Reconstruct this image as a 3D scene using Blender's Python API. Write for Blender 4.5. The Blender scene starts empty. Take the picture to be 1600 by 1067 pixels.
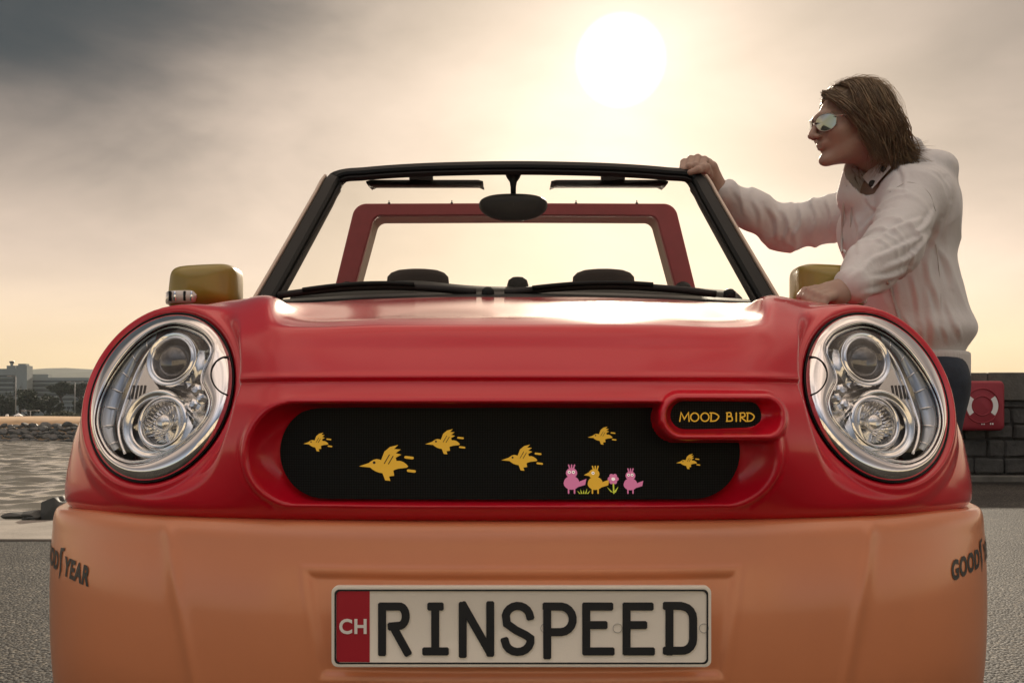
import bpy, math, random
import numpy as np
from mathutils import Vector, Matrix, noise as mnoise
from mathutils.kdtree import KDTree

R = math.radians
rng = np.random.default_rng(7)
random.seed(7)
scene = bpy.context.scene
col = scene.collection

# ------------------------------------------------------------------ camera
CAM_Z, F_PX, YH = 0.75, 1600.0, 655.0       # eye height, focal length and horizon line
cam_d = bpy.data.cameras.new('camera')
cam_d.sensor_width = 36.0
cam_d.lens = 36.0
cam_d.shift_y = (YH - 533.5) / 1600.0
cam_d.clip_start = 0.05
cam_d.clip_end = 20000
cam = bpy.data.objects.new('camera', cam_d)
cam.location = (0, 0, CAM_Z)
cam.rotation_euler = (R(90), 0, 0)
col.objects.link(cam)
scene.camera = cam

# ------------------------------------------------------------------ light
SUN_AZ, SUN_EL = R(6.06), R(19.2)           # to the right of the view axis, above the horizon
SUN_DIR = Vector((math.sin(SUN_AZ) * math.cos(SUN_EL), math.cos(SUN_AZ) * math.cos(SUN_EL), math.sin(SUN_EL)))
sun_d = bpy.data.lights.new('sun', 'SUN')
sun_d.energy = 5.0
sun_d.angle = R(1.2)
sun_d.color = (1.0, 0.86, 0.68)
sun = bpy.data.objects.new('sun', sun_d)
sun.rotation_euler = (-SUN_DIR).to_track_quat('-Z', 'Y').to_euler()
sun.location = (3, 20, 8)
col.objects.link(sun)

vs = scene.view_settings
vs.view_transform = 'Standard'
vs.look = 'None'
vs.exposure = 0.3
vs.gamma = 1.0
vs.use_curve_mapping = False

world = bpy.data.worlds.new('World')
scene.world = world
world.use_nodes = True
nt = world.node_tree
nt.nodes.clear()


def wn(kind, **kw):
    n = nt.nodes.new(kind)
    for k, v in kw.items():
        setattr(n, k, v)
    return n


def wl(a, b):
    nt.links.new(a, b)


def wmath(op, a, b=None, c=None, clamp=False):
    n = wn('ShaderNodeMath', operation=op, use_clamp=clamp)
    for i, v in enumerate((a, b, c)):
        if v is None:
            continue
        if isinstance(v, (int, float)):
            n.inputs[i].default_value = v
        else:
            wl(v, n.inputs[i])
    return n.outputs[0]


def wmix(f, a, b, blend='MIX'):
    n = wn('ShaderNodeMix', data_type='RGBA', blend_type=blend)
    for s, v in ((n.inputs[0], f), (n.inputs[6], a), (n.inputs[7], b)):
        if isinstance(v, (int, float)):
            s.default_value = v
        elif isinstance(v, tuple):
            s.default_value = (*v, 1)
        else:
            wl(v, s)
    return n.outputs[2]


def wmap(v, a, b, c=0.0, d=1.0, smooth=True):
    n = wn('ShaderNodeMapRange', interpolation_type='SMOOTHSTEP' if smooth else 'LINEAR')
    wl(v, n.inputs[0])
    for i, q in enumerate((a, b, c, d)):
        n.inputs[i + 1].default_value = q
    return n.outputs[0]


tc = wn('ShaderNodeTexCoord')
sky = wn('ShaderNodeTexSky', sky_type='NISHITA', sun_disc=False)
sky.sun_elevation = SUN_EL
sky.sun_rotation = SUN_AZ
sky.air_density = 1.0
sky.dust_density = 3.0
sky.ozone_density = 1.0
dirv = tc.outputs['Generated']
sep = wn('ShaderNodeSeparateXYZ')
wl(dirv, sep.inputs[0])
elev = sep.outputs[2]
dot = wn('ShaderNodeVectorMath', operation='DOT_PRODUCT')
wl(dirv, dot.inputs[0])
dot.inputs[1].default_value = SUN_DIR
theta = wmath('ARCCOSINE', wmath('MINIMUM', dot.outputs['Value'], 1.0))      # angle from the sun
# clear hazy sky
nish = wmix(1.0, sky.outputs[0], (0.085, 0.085, 0.085), 'MULTIPLY')
# thin streaky cloud veil
mp = wn('ShaderNodeMapping')
wl(dirv, mp.inputs[0])
mp.inputs['Rotation'].default_value = (0, R(-32), 0)
mp.inputs['Scale'].default_value = (1.0, 1.0, 2.6)
n1 = wn('ShaderNodeTexNoise')
wl(mp.outputs[0], n1.inputs['Vector'])
n1.inputs['Scale'].default_value = 2.4
n1.inputs['Detail'].default_value = 6
n1.inputs['Roughness'].default_value = 0.53
n1.inputs['Distortion'].default_value = 0.3
veil = wmap(n1.outputs[0], 0.3, 0.72)
# high veil of cloud with the sun behind it: warm round the sun, cool grey on the far side
glow = wmath('EXPONENT', wmath('MULTIPLY', theta, -5.0))
cloud_l = wmath('ADD', wmath('MULTIPLY', glow, 0.17), wmap(elev, 0.06, 0.38, 0.78, 0.25))
cloud_l = wmath('MULTIPLY', cloud_l, wmap(theta, R(60), R(150), 1.0, 0.72))      # the haze is brightest towards the sun
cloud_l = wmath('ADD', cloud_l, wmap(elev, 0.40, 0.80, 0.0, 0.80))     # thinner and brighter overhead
cloud_l = wmath('MULTIPLY', cloud_l, wmath('SUBTRACT', 1.16, wmath('MULTIPLY', veil, wmap(elev, 0.04, 0.28, 0.16, 0.62))))
low = wmap(elev, -0.02, 0.16)                     # yellower towards the horizon
cc = wn('ShaderNodeCombineColor')
wl(cloud_l, cc.inputs[0])
wl(wmath('MULTIPLY', cloud_l, wmath('ADD', wmath('MULTIPLY', glow, 0.10), wmath('ADD', wmath('MULTIPLY', low, 0.02), 0.735))), cc.inputs[1])
wl(wmath('MULTIPLY', cloud_l, wmath('ADD', wmath('MULTIPLY', glow, 0.22), wmath('ADD', wmath('MULTIPLY', low, 0.23), 0.35))), cc.inputs[2])
cool = wmix(1.0, cc.outputs[0], (0.72, 1.10, 1.75), 'MULTIPLY')
tint = wmix(wmap(theta, R(75), R(150)), cc.outputs[0], cool)
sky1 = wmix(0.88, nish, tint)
# darker bank of cloud high on the left of the view
bk = wn('ShaderNodeVectorMath', operation='DOT_PRODUCT')
wl(dirv, bk.inputs[0])
bd = Vector((-0.72, 1.0, 0.72)).normalized()
bk.inputs[1].default_value = bd
bank = wmap(wmath('ADD', bk.outputs['Value'], wmath('MULTIPLY', wmath('SUBTRACT', n1.outputs[0], 0.5), 0.14)), 0.87, 0.985)
bank = wmath('MULTIPLY', bank, wmap(elev, 0.09, 0.32))
sky2 = wmix(wmath('MULTIPLY', bank, 0.94), sky1, (0.030, 0.045, 0.055))
# the sun burning through the veil
core = wmap(theta, R(1.1), R(2.5), 4.0, 0.0)
halo = wmath('MULTIPLY', wmath('EXPONENT', wmath('MULTIPLY', theta, -20.0)), 0.20)
cs = wn('ShaderNodeCombineColor')
tot = wmath('ADD', core, halo)
wl(tot, cs.inputs[0])
wl(wmath('MULTIPLY', tot, 0.92), cs.inputs[1])
wl(wmath('MULTIPLY', tot, 0.84), cs.inputs[2])
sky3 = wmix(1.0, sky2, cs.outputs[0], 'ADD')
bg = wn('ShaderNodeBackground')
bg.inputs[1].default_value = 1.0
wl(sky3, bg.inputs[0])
wo = wn('ShaderNodeOutputWorld')
wl(bg.outputs[0], wo.inputs[0])

scene.cycles.use_denoising = True
scene.cycles.max_bounces = 8
scene.cycles.transparent_max_bounces = 12
scene.cycles.sample_clamp_indirect = 6.0
scene.cycles.caustics_reflective = False
scene.cycles.caustics_refractive = False

# ------------------------------------------------------------------ helpers
ORG = {}


def tag(o, label, cat=None, group=None, kind=None):
    if label:
        o['label'] = label
    if cat:
        o['category'] = cat
    if group:
        o['group'] = group
    if kind:
        o['kind'] = kind
    return o


def obj(name, verts, faces, mat, parent=None, smooth=True, auto=None, base=None, mats=None, midx=None):
    """one mesh object; verts are in the space of the scene (car parts: in the space of the car)"""
    v = np.asarray(verts, dtype=float).reshape(-1, 3)
    if parent is not None:
        o0 = ORG[parent.name]
    elif base is not None:
        o0 = np.asarray(base, float)
    else:
        o0 = np.array([(v[:, 0].min() + v[:, 0].max()) / 2, (v[:, 1].min() + v[:, 1].max()) / 2, v[:, 2].min()])
    me = bpy.data.meshes.new(name)
    me.from_pydata((v - o0).tolist(), [], faces if isinstance(faces, list) else faces.tolist())
    for m in (mats or [mat]):
        me.materials.append(m)
    if midx is not None:
        me.polygons.foreach_set('material_index', np.asarray(midx, dtype=np.int32))
    if smooth:
        me.polygons.foreach_set('use_smooth', np.ones(len(me.polygons), dtype=bool))
        if auto:
            me.set_sharp_from_angle(angle=R(auto))
    me.update()
    o = bpy.data.objects.new(name, me)
    col.objects.link(o)
    if parent is not None:
        o.parent = parent
    else:
        o.location = o0
    ORG[o.name] = o0
    return o


def empty(name, base, parent=None):
    o = bpy.data.objects.new(name, None)
    o.empty_display_size = 0.1
    col.objects.link(o)
    if parent is not None:
        o.parent = parent
        ORG[o.name] = ORG[parent.name]
    else:
        o.location = base
        ORG[o.name] = np.asarray(base, float)
    return o


class MB:
    """collects pieces of one mesh"""
    def __init__(s):
        s.v, s.f = [], []

    def add(s, v, f):
        k = len(s.v)
        s.v += [tuple(map(float, p)) for p in v]
        s.f += [tuple(int(i) + k for i in q) for q in f]
        return s

    def box(s, lo, hi):
        (a, b, c), (d, e, g) = lo, hi
        v = [(a, b, c), (d, b, c), (d, e, c), (a, e, c), (a, b, g), (d, b, g), (d, e, g), (a, e, g)]
        return s.add(v, [(3, 2, 1, 0), (4, 5, 6, 7), (0, 1, 5, 4), (1, 2, 6, 5), (2, 3, 7, 6), (3, 0, 4, 7)])

    def bbox(s, lo, hi, b):
        """box with bevelled edges"""
        lo, hi = np.array(lo, float), np.array(hi, float)
        v, idx = [], {}
        for i in range(8):
            sg = np.array([(i >> k) & 1 for k in range(3)])
            cpt = np.where(sg, hi, lo)
            inn = np.where(sg, -1, 1) * b
            for ax in range(3):
                p = cpt + inn
                p[ax] = cpt[ax]
                idx[(i, ax)] = len(v)
                v.append(p)
        f = []
        for ax in range(3):
            o1, o2 = (ax + 1) % 3, (ax + 2) % 3
            for sd in (0, 1):
                q = []
                for (p, r) in ((0, 0), (1, 0), (1, 1), (0, 1)):
                    q.append(idx[((sd << ax) | (p << o1) | (r << o2), ax)])
                f.append(tuple(q if sd else q[::-1]))
            for p in (0, 1):
                for r in (0, 1):
                    a, c = (p << o1) | (r << o2), (1 << ax) | (p << o1) | (r << o2)
                    q = [idx[(a, o1)], idx[(c, o1)], idx[(c, o2)], idx[(a, o2)]]
                    f.append(tuple(q if (p ^ r) else q[::-1]))
        for i in range(8):
            q = [idx[(i, 0)], idx[(i, 1)], idx[(i, 2)]]
            par = bin(i).count('1') % 2
            f.append(tuple(q if par else q[::-1]))
        return s.add(v, f)

    def tube(s, pts, rad, n=8, cap=True):
        pts = np.asarray(pts, float)
        m = len(pts)
        rad = np.full(m, rad) if np.isscalar(rad) else np.asarray(rad, float)
        T = np.gradient(pts, axis=0)
        T /= np.linalg.norm(T, axis=1, keepdims=True) + 1e-12
        ref = np.array([0, 0, 1.0]) if abs(T[0][2]) < 0.9 else np.array([1.0, 0, 0])
        v = []
        u = np.cross(T[0], ref)
        u /= np.linalg.norm(u)
        for i in range(m):
            u = u - T[i] * np.dot(u, T[i])
            u /= np.linalg.norm(u)
            w = np.cross(T[i], u)
            for k in range(n):
                a = 2 * math.pi * k / n
                v.append(pts[i] + rad[i] * (math.cos(a) * u + math.sin(a) * w))
        f = []
        for i in range(m - 1):
            for k in range(n):
                a, b = i * n + k, i * n + (k + 1) % n
                f.append((a, b, b + n, a + n))
        if cap:
            f.append(tuple(range(n))[::-1])
            f.append(tuple(range((m - 1) * n, m * n)))
        return s.add(v, f)

    def lathe(s, c, axis, prof, n=48, cap=True):
        """profile of (radius, height along the axis)"""
        c, ax = np.asarray(c, float), np.asarray(axis, float)
        ax = ax / np.linalg.norm(ax)
        ref = np.array([0, 0, 1.0]) if abs(ax[2]) < 0.9 else np.array([1.0, 0, 0])
        u = np.cross(ref, ax)
        u /= np.linalg.norm(u)
        w = np.cross(ax, u)
        v, f = [], []
        for (r, h) in prof:
            for k in range(n):
                a = 2 * math.pi * k / n
                v.append(c + ax * h + max(r, 1e-5) * (math.cos(a) * u + math.sin(a) * w))
        for i in range(len(prof) - 1):
            for k in range(n):
                a, b = i * n + k, i * n + (k + 1) % n
                f.append((a, a + n, b + n, b))
        return s.add(v, f)

    def loops(s, L, closed=True):
        """bridge a list of loops with the same number of points"""
        n = len(L[0])
        v = [p for lp in L for p in lp]
        f = []
        for i in range(len(L) - 1):
            for k in range(n if closed else n - 1):
                a, b = i * n + k, i * n + (k + 1) % n
                f.append((a, b, b + n, a + n))
        return s.add(v, f)

    def prism(s, poly, front, back):
        """poly: 2-D points; front/back: functions of (a, b) giving the two faces"""
        n = len(poly)
        v = [front(*p) for p in poly] + [back(*p) for p in poly]
        f = [tuple(range(n)), tuple(range(2 * n - 1, n - 1, -1))]
        for k in range(n):
            a, b = k, (k + 1) % n
            f.append((b, a, a + n, b + n))
        return s.add(v, f)

    def build(s, name, mat, parent=None, **kw):
        return obj(name, s.v, s.f, mat, parent, **kw)


def grid_faces(nr, nc):
    i = np.arange((nr - 1))[:, None] * nc + np.arange(nc - 1)[None, :]
    return np.stack([i, i + 1, i + 1 + nc, i + nc], -1).reshape(-1, 4)


def ss(a, b, x):
    t = np.clip((x - a) / (b - a), 0, 1)
    return t * t * (3 - 2 * t)


def herm(knots, P, tq, mono=False):
    """cubic Hermite through P (along axis 0) at the parameters tq"""
    k = np.asarray(knots, float)
    P = np.asarray(P, float)
    d = np.diff(P, axis=0) / np.diff(k).reshape(-1, *([1] * (P.ndim - 1)))
    M = np.empty_like(P)
    M[0], M[-1] = d[0], d[-1]
    h = np.diff(k)
    w = (h[1:] / (h[1:] + h[:-1])).reshape(-1, *([1] * (P.ndim - 1)))
    M[1:-1] = d[:-1] * w + d[1:] * (1 - w)
    if mono:                                   # no overshoot: harmonic mean of the neighbouring slopes
        a_, b_ = d[:-1], d[1:]
        hm_ = np.where(a_ * b_ > 0, a_ * b_ / np.where(np.abs(a_ * (1 - w) + b_ * w) > 1e-9, a_ * (1 - w) + b_ * w, 1), 0)
        M[1:-1] = .75 * hm_ + .25 * M[1:-1]
    i = np.clip(np.searchsorted(k, tq, side='right') - 1, 0, len(k) - 2)
    hh = (k[i + 1] - k[i])
    t = ((tq - k[i]) / hh).reshape(-1, *([1] * (P.ndim - 1)))
    hh = hh.reshape(-1, *([1] * (P.ndim - 1)))
    return ((2 * t ** 3 - 3 * t ** 2 + 1) * P[i] + (t ** 3 - 2 * t ** 2 + t) * hh * M[i]
            + (-2 * t ** 3 + 3 * t ** 2) * P[i + 1] + (t ** 3 - t ** 2) * hh * M[i + 1])


def smooth_line(pts, n, closed=False):
    P = np.asarray(pts, float)
    if closed:
        m = len(P)
        Q = np.vstack([P[-3:], P, P[:4]])
        k = np.concatenate([[0], np.cumsum(np.linalg.norm(np.diff(Q, axis=0), axis=1))])
        t = np.linspace(k[3], k[3 + m], n, endpoint=False)
        return herm(k, Q, t)
    k = np.concatenate([[0], np.cumsum(np.linalg.norm(np.diff(P, axis=0), axis=1))])
    return herm(k, P, np.linspace(0, k[-1], n))


def pw(px, py, Y):
    """point of the place at distance Y seen at a given spot of the view"""
    return np.array([(px - 800) / F_PX * Y, Y, CAM_Z + (YH - py) / F_PX * Y])


# ------------------------------------------------------------------ materials
def mat(name, color, rough=0.5, metal=0.0, coat=0.0, coat_rough=0.1, var=0.0, var_scale=8.0, bump=0.0, bump_scale=60.0,
        emit=None, emit_s=0.0, spec=0.5, sub=0.0, sheen=0.0, stretch=None, rough_var=0.0):
    m = bpy.data.materials.new(name)
    m.use_nodes = True
    t = m.node_tree
    p = t.nodes['Principled BSDF']
    p.inputs['Base Color'].default_value = (*color, 1)
    p.inputs['Roughness'].default_value = rough
    p.inputs['Metallic'].default_value = metal
    p.inputs['Coat Weight'].default_value = coat
    p.inputs['Coat Roughness'].default_value = coat_rough
    p.inputs['Coat IOR'].default_value = 1.5
    p.inputs['Specular IOR Level'].default_value = spec
    if sheen:
        p.inputs['Sheen Weight'].default_value = sheen
    if sub:
        p.inputs['Subsurface Weight'].default_value = sub
        p.inputs['Subsurface Radius'].default_value = (0.02, 0.008, 0.005)
        p.inputs['Subsurface Scale'].default_value = 0.4
    if emit:
        p.inputs['Emission Color'].default_value = (*emit, 1)
        p.inputs['Emission Strength'].default_value = emit_s
    if var or bump or rough_var:
        c = t.nodes.new('ShaderNodeTexCoord')
        mpn = t.nodes.new('ShaderNodeMapping')
        t.links.new(c.outputs['Object'], mpn.inputs[0])
        if stretch:
            mpn.inputs['Scale'].default_value = stretch
    if var or rough_var:
        n = t.nodes.new('ShaderNodeTexNoise')
        n.inputs['Scale'].default_value = var_scale
        n.inputs['Detail'].default_value = 6
        n.inputs['Roughness'].default_value = 0.62
        t.links.new(mpn.outputs[0], n.inputs['Vector'])
        if var:
            mr = t.nodes.new('ShaderNodeMapRange')
            mr.inputs[1].default_value, mr.inputs[2].default_value = 0.25, 0.75
            mr.inputs[3].default_value, mr.inputs[4].default_value = 1 - var, 1 + var
            t.links.new(n.outputs[0], mr.inputs[0])
            mx = t.nodes.new('ShaderNodeVectorMath')
            mx.operation = 'SCALE'
            mx.inputs[0].default_value = color
            t.links.new(mr.outputs[0], mx.inputs['Scale'])
            t.links.new(mx.outputs[0], p.inputs['Base Color'])
        if rough_var:
            m2 = t.nodes.new('ShaderNodeMapRange')
            m2.inputs[1].default_value, m2.inputs[2].default_value = 0.3, 0.7
            m2.inputs[3].default_value, m2.inputs[4].default_value = rough - rough_var, rough + rough_var
            t.links.new(n.outputs[0], m2.inputs[0])
            t.links.new(m2.outputs[0], p.inputs['Roughness'])
    if bump:
        n2 = t.nodes.new('ShaderNodeTexNoise')
        n2.inputs['Scale'].default_value = bump_scale
        n2.inputs['Detail'].default_value = 5
        t.links.new(mpn.outputs[0], n2.inputs['Vector'])
        b = t.nodes.new('ShaderNodeBump')
        b.inputs['Strength'].default_value = bump
        b.inputs['Distance'].default_value = 0.02
        t.links.new(n2.outputs[0], b.inputs['Height'])
        t.links.new(b.outputs[0], p.inputs['Normal'])
    return m


def glass_mat(name, tint, ior=1.5, rough=0.0, gloss=1.0):
    """thin clear pane: mirror part by Fresnel, the rest passes straight through"""
    m = bpy.data.materials.new(name)
    m.use_nodes = True
    t = m.node_tree
    t.nodes.clear()
    o = t.nodes.new('ShaderNodeOutputMaterial')
    mx = t.nodes.new('ShaderNodeMixShader')
    tr = t.nodes.new('ShaderNodeBsdfTransparent')
    tr.inputs[0].default_value = (*tint, 1)
    gl = t.nodes.new('ShaderNodeBsdfGlossy')
    gl.inputs['Roughness'].default_value = rough
    gl.inputs['Color'].default_value = (gloss, gloss, gloss, 1)
    # Schlick's Fresnel on either side of the pane
    ge = t.nodes.new('ShaderNodeNewGeometry')
    dp = t.nodes.new('ShaderNodeVectorMath'); dp.operation = 'DOT_PRODUCT'
    t.links.new(ge.outputs['Normal'], dp.inputs[0]); t.links.new(ge.outputs['Incoming'], dp.inputs[1])
    def mm(op, x, y):
        n = t.nodes.new('ShaderNodeMath'); n.operation = op
        for i_, q in enumerate((x, y)):
            if isinstance(q, (int, float)):
                n.inputs[i_].default_value = q
            elif q is not None:
                t.links.new(q, n.inputs[i_])
        return n.outputs[0]
    f0 = ((ior - 1) / (ior + 1)) ** 2 * 1.6
    inv = mm('SUBTRACT', 1.0, mm('MINIMUM', mm('ABSOLUTE', dp.outputs['Value'], None), 1.0))
    fres = mm('ADD', mm('MULTIPLY', mm('POWER', inv, 5.0), 1 - f0), f0)
    t.links.new(fres, mx.inputs[0])
    t.links.new(tr.outputs[0], mx.inputs[1])
    t.links.new(gl.outputs[0], mx.inputs[2])
    t.links.new(mx.outputs[0], o.inputs[0])
    return m


M = {}
M['red'] = mat('red_paint', (0.60, 0.003, 0.020), 0.45, coat=1.0, coat_rough=0.14, spec=0.2, rough_var=0.02, var_scale=3)
M['orange'] = mat('orange_paint', (0.68, 0.25, 0.11), 0.42, coat=0.7, coat_rough=0.15, var=0.06, var_scale=3, rough_var=0.06)
M['chrome'] = mat('chrome', (0.86, 0.86, 0.87), 0.04, 1.0)
M['satin'] = mat('satin_metal', (0.84, 0.83, 0.81), 0.15, 1.0)
M['clearlens'] = mat('clear_lens', (0.62, 0.60, 0.57), 0.15, coat=1.0, coat_rough=0.02)
M['smoke'] = mat('smoked_lens', (0.015, 0.017, 0.018), 0.03, coat=1.0, coat_rough=0.0, spec=0.8)
M['black'] = mat('black_plastic', (0.008, 0.011, 0.012), 0.45, spec=0.18)
M['rubber'] = mat('black_rubber', (0.008, 0.008, 0.009), 0.7)
M['fabric'] = mat('dark_seat_fabric', (0.03, 0.024, 0.024), 0.85, bump=0.2, bump_scale=300)
M['mustard'] = mat('mustard_paint', (0.27, 0.205, 0.025), 0.38, coat=0.35, coat_rough=0.12)
M['beige'] = mat('sky_lit_trim', (0.55, 0.45, 0.36), 0.35, coat=0.3)  # beige holds the sky's reflection on the pillar's painted edge
M['hoop'] = mat('hoop_paint', (0.30, 0.035, 0.045), 0.5, var=0.12, var_scale=25)
M['lit_inside'] = mat('hoop_lit_inside', (0.50, 0.42, 0.33), 0.7, var=0.1, var_scale=30)  # light on the hoop's inner faces, put into the colour
M['plate'] = mat('plate_white', (0.90, 0.87, 0.78), 0.35, bump=0.03, bump_scale=400)
M['ink'] = mat('plate_ink', (0.012, 0.016, 0.022), 0.4)
M['plate_red'] = mat('plate_red', (0.42, 0.012, 0.03), 0.4)
M['white'] = mat('white_print', (0.88, 0.87, 0.84), 0.5)
M['amber'] = mat('amber_led', (0.35, 0.2, 0.02), 0.5, emit=(0.95, 0.5, 0.04), emit_s=0.32)
M['pink'] = mat('pink_led', (0.3, 0.1, 0.16), 0.5, emit=(0.75, 0.2, 0.36), emit_s=0.38)
M['green'] = mat('green_led', (0.2, 0.22, 0.02), 0.5, emit=(0.6, 0.62, 0.06), emit_s=0.4)
M['ledwhite'] = mat('white_led', (0.5, 0.45, 0.4), 0.5, emit=(0.9, 0.8, 0.7), emit_s=0.5)
M['glass'] = glass_mat('windscreen_glass', (0.96, 0.96, 0.92), gloss=0.14)
M['cover'] = glass_mat('headlight_cover', (0.97, 0.98, 0.98), ior=1.4)
M['bulbglass'] = glass_mat('bulb_glass', (0.95, 0.95, 0.95))
M['drl'] = mat('light_guide', (0.30, 0.36, 0.44), 0.12, metal=0.55, coat=1.0, coat_rough=0.02)
M['skin'] = mat('skin', (0.38, 0.26, 0.205), 0.5, sub=0.15, var=0.06, var_scale=40)
M['jacket'] = mat('jacket_cloth', (0.66, 0.67, 0.68), 0.75, bump=0.07, bump_scale=90, sheen=0.2)
M['rib'] = mat('ribbed_knit', (0.62, 0.62, 0.61), 0.9, bump=0.3, bump_scale=180, stretch=(1, 1, 0.1))
M['jean'] = mat('blue_denim', (0.022, 0.035, 0.055), 0.85, var=0.25, var_scale=30, bump=0.15, bump_scale=500)
M['hair'] = mat('dark_blond_hair', (0.10, 0.065, 0.035), 0.42, var=0.35, var_scale=60)

def hair_mat(c_=(0.16, 0.115, 0.07)):
    m = mat('dark_blond_hair_', c_, 0.45, var=0.5, var_scale=45)
    t = m.node_tree
    p_ = t.nodes['Principled BSDF']
    tr = t.nodes.new('ShaderNodeBsdfTranslucent')
    tr.inputs[0].default_value = (0.42, 0.26, 0.13, 1)
    mx = t.nodes.new('ShaderNodeMixShader')
    mx.inputs[0].default_value = 0.3
    t.links.new(p_.outputs[0], mx.inputs[1])
    t.links.new(tr.outputs[0], mx.inputs[2])
    t.links.new(mx.outputs[0], t.nodes['Material Output'].inputs[0])
    return m


M['strand'] = hair_mat()
M['strand2'] = hair_mat((0.36, 0.27, 0.165))
M['lens'] = mat('mirrored_lens', (0.35, 0.37, 0.36), 0.06, metal=1.0)
M['wire'] = mat('thin_metal', (0.4, 0.36, 0.3), 0.25, metal=1.0)


def led_material(name, pitch):
    m = mat(name, (0.006, 0.008, 0.009), 0.5, spec=0.12)
    t = m.node_tree
    p = t.nodes['Principled BSDF']
    c = t.nodes.new('ShaderNodeTexCoord')
    s = t.nodes.new('ShaderNodeSeparateXYZ')
    t.links.new(c.outputs['Object'], s.inputs[0])
    outs = []
    for ax in (0, 2):
        a = t.nodes.new('ShaderNodeMath'); a.operation = 'DIVIDE'; a.inputs[1].default_value = pitch
        t.links.new(s.outputs[ax], a.inputs[0])
        b = t.nodes.new('ShaderNodeMath'); b.operation = 'FRACT'
        t.links.new(a.outputs[0], b.inputs[0])
        d = t.nodes.new('ShaderNodeMath'); d.operation = 'GREATER_THAN'; d.inputs[1].default_value = 0.24
        t.links.new(b.outputs[0], d.inputs[0])
        outs.append(d.outputs[0])
    mu = t.nodes.new('ShaderNodeMath'); mu.operation = 'MULTIPLY'
    t.links.new(outs[0], mu.inputs[0]); t.links.new(outs[1], mu.inputs[1])
    mx = t.nodes.new('ShaderNodeMix'); mx.data_type = 'RGBA'
    mx.inputs[6].default_value = (0.002, 0.002, 0.002, 1)
    mx.inputs[7].default_value = (0.011, 0.015, 0.016, 1)
    t.links.new(mu.outputs[0], mx.inputs[0])
    t.links.new(mx.outputs[2], p.inputs['Base Color'])
    return m


M['led'] = led_material('led_matrix', 0.0036)

# ================================================================== THE PLACE
WATER_Z = -2.0
EDGE_Y = 7.5                     # edge of the quay on the left
WALL_Y = 12.4                    # harbour wall on the right


def asphalt_material():
    m = mat('asphalt', (0.05, 0.05, 0.048), 0.75, spec=0.25)
    t = m.node_tree
    p = t.nodes['Principled BSDF']
    c = t.nodes.new('ShaderNodeTexCoord')
    v = t.nodes.new('ShaderNodeTexVoronoi')
    v.inputs['Scale'].default_value = 95
    t.links.new(c.outputs['Object'], v.inputs['Vector'])
    n = t.nodes.new('ShaderNodeTexNoise')
    n.inputs['Scale'].default_value = 0.7
    n.inputs['Detail'].default_value = 9
    n.inputs['Roughness'].default_value = 0.65
    t.links.new(c.outputs['Object'], n.inputs['Vector'])
    wn_ = t.nodes.new('ShaderNodeTexWhiteNoise')
    t.links.new(v.outputs['Position'], wn_.inputs['Vector'])
    cr_ = t.nodes.new('ShaderNodeValToRGB')
    e = cr_.color_ramp.elements
    e[0].position, e[0].color = 0.0, (0.012, 0.013, 0.013, 1)
    e[1].position, e[1].color = 1.0, (0.17, 0.155, 0.125, 1)
    e2 = cr_.color_ramp.elements.new(0.7)
    e2.color = (0.028, 0.029, 0.027, 1)
    t.links.new(wn_.outputs['Value'], cr_.inputs[0])
    mr = t.nodes.new('ShaderNodeMapRange')
    mr.inputs[1].default_value, mr.inputs[2].default_value, mr.inputs[3].default_value, mr.inputs[4].default_value = .36, .64, .35, 1.0
    t.links.new(n.outputs[0], mr.inputs[0])
    sc = t.nodes.new('ShaderNodeVectorMath'); sc.operation = 'SCALE'
    t.links.new(cr_.outputs[0], sc.inputs[0]); t.links.new(mr.outputs[0], sc.inputs['Scale'])
    t.links.new(sc.outputs[0], p.inputs['Base Color'])
    b = t.nodes.new('ShaderNodeBump')
    b.inputs['Strength'].default_value = 0.9
    b.inputs['Distance'].default_value = 0.006
    b.invert = True
    t.links.new(v.outputs['Distance'], b.inputs['Height'])
    t.links.new(b.outputs[0], p.inputs['Normal'])
    return m


def water_material():
    m = mat('sea_water', (0.21, 0.195, 0.155), 0.14, spec=0.9)
    t = m.node_tree
    p = t.nodes['Principled BSDF']
    c = t.nodes.new('ShaderNodeTexCoord')
    mp_ = t.nodes.new('ShaderNodeMapping')
    mp_.inputs['Scale'].default_value = (0.55, 1.0, 1.0)
    t.links.new(c.outputs['Object'], mp_.inputs[0])
    hs = []
    for sc, am in ((0.55, 0.9), (1.7, 0.5), (5.0, 0.2)):
        n = t.nodes.new('ShaderNodeTexNoise')
        n.inputs['Scale'].default_value = sc
        n.inputs['Detail'].default_value = 4
        n.inputs['Distortion'].default_value = 0.6
        t.links.new(mp_.outputs[0], n.inputs['Vector'])
        mu = t.nodes.new('ShaderNodeMath'); mu.operation = 'MULTIPLY'; mu.inputs[1].default_value = am
        t.links.new(n.outputs[0], mu.inputs[0])
        hs.append(mu.outputs[0])
    ad = t.nodes.new('ShaderNodeMath'); ad.operation = 'ADD'
    t.links.new(hs[0], ad.inputs[0]); t.links.new(hs[1], ad.inputs[1])
    ad2 = t.nodes.new('ShaderNodeMath'); ad2.operation = 'ADD'
    t.links.new(ad.outputs[0], ad2.inputs[0]); t.links.new(hs[2], ad2.inputs[1])
    b = t.nodes.new('ShaderNodeBump')
    b.inputs['Strength'].default_value = 0.5
    b.inputs['Distance'].default_value = 0.05
    t.links.new(ad2.outputs[0], b.inputs['Height'])
    t.links.new(b.outputs[0], p.inputs['Normal'])
    return m


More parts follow.
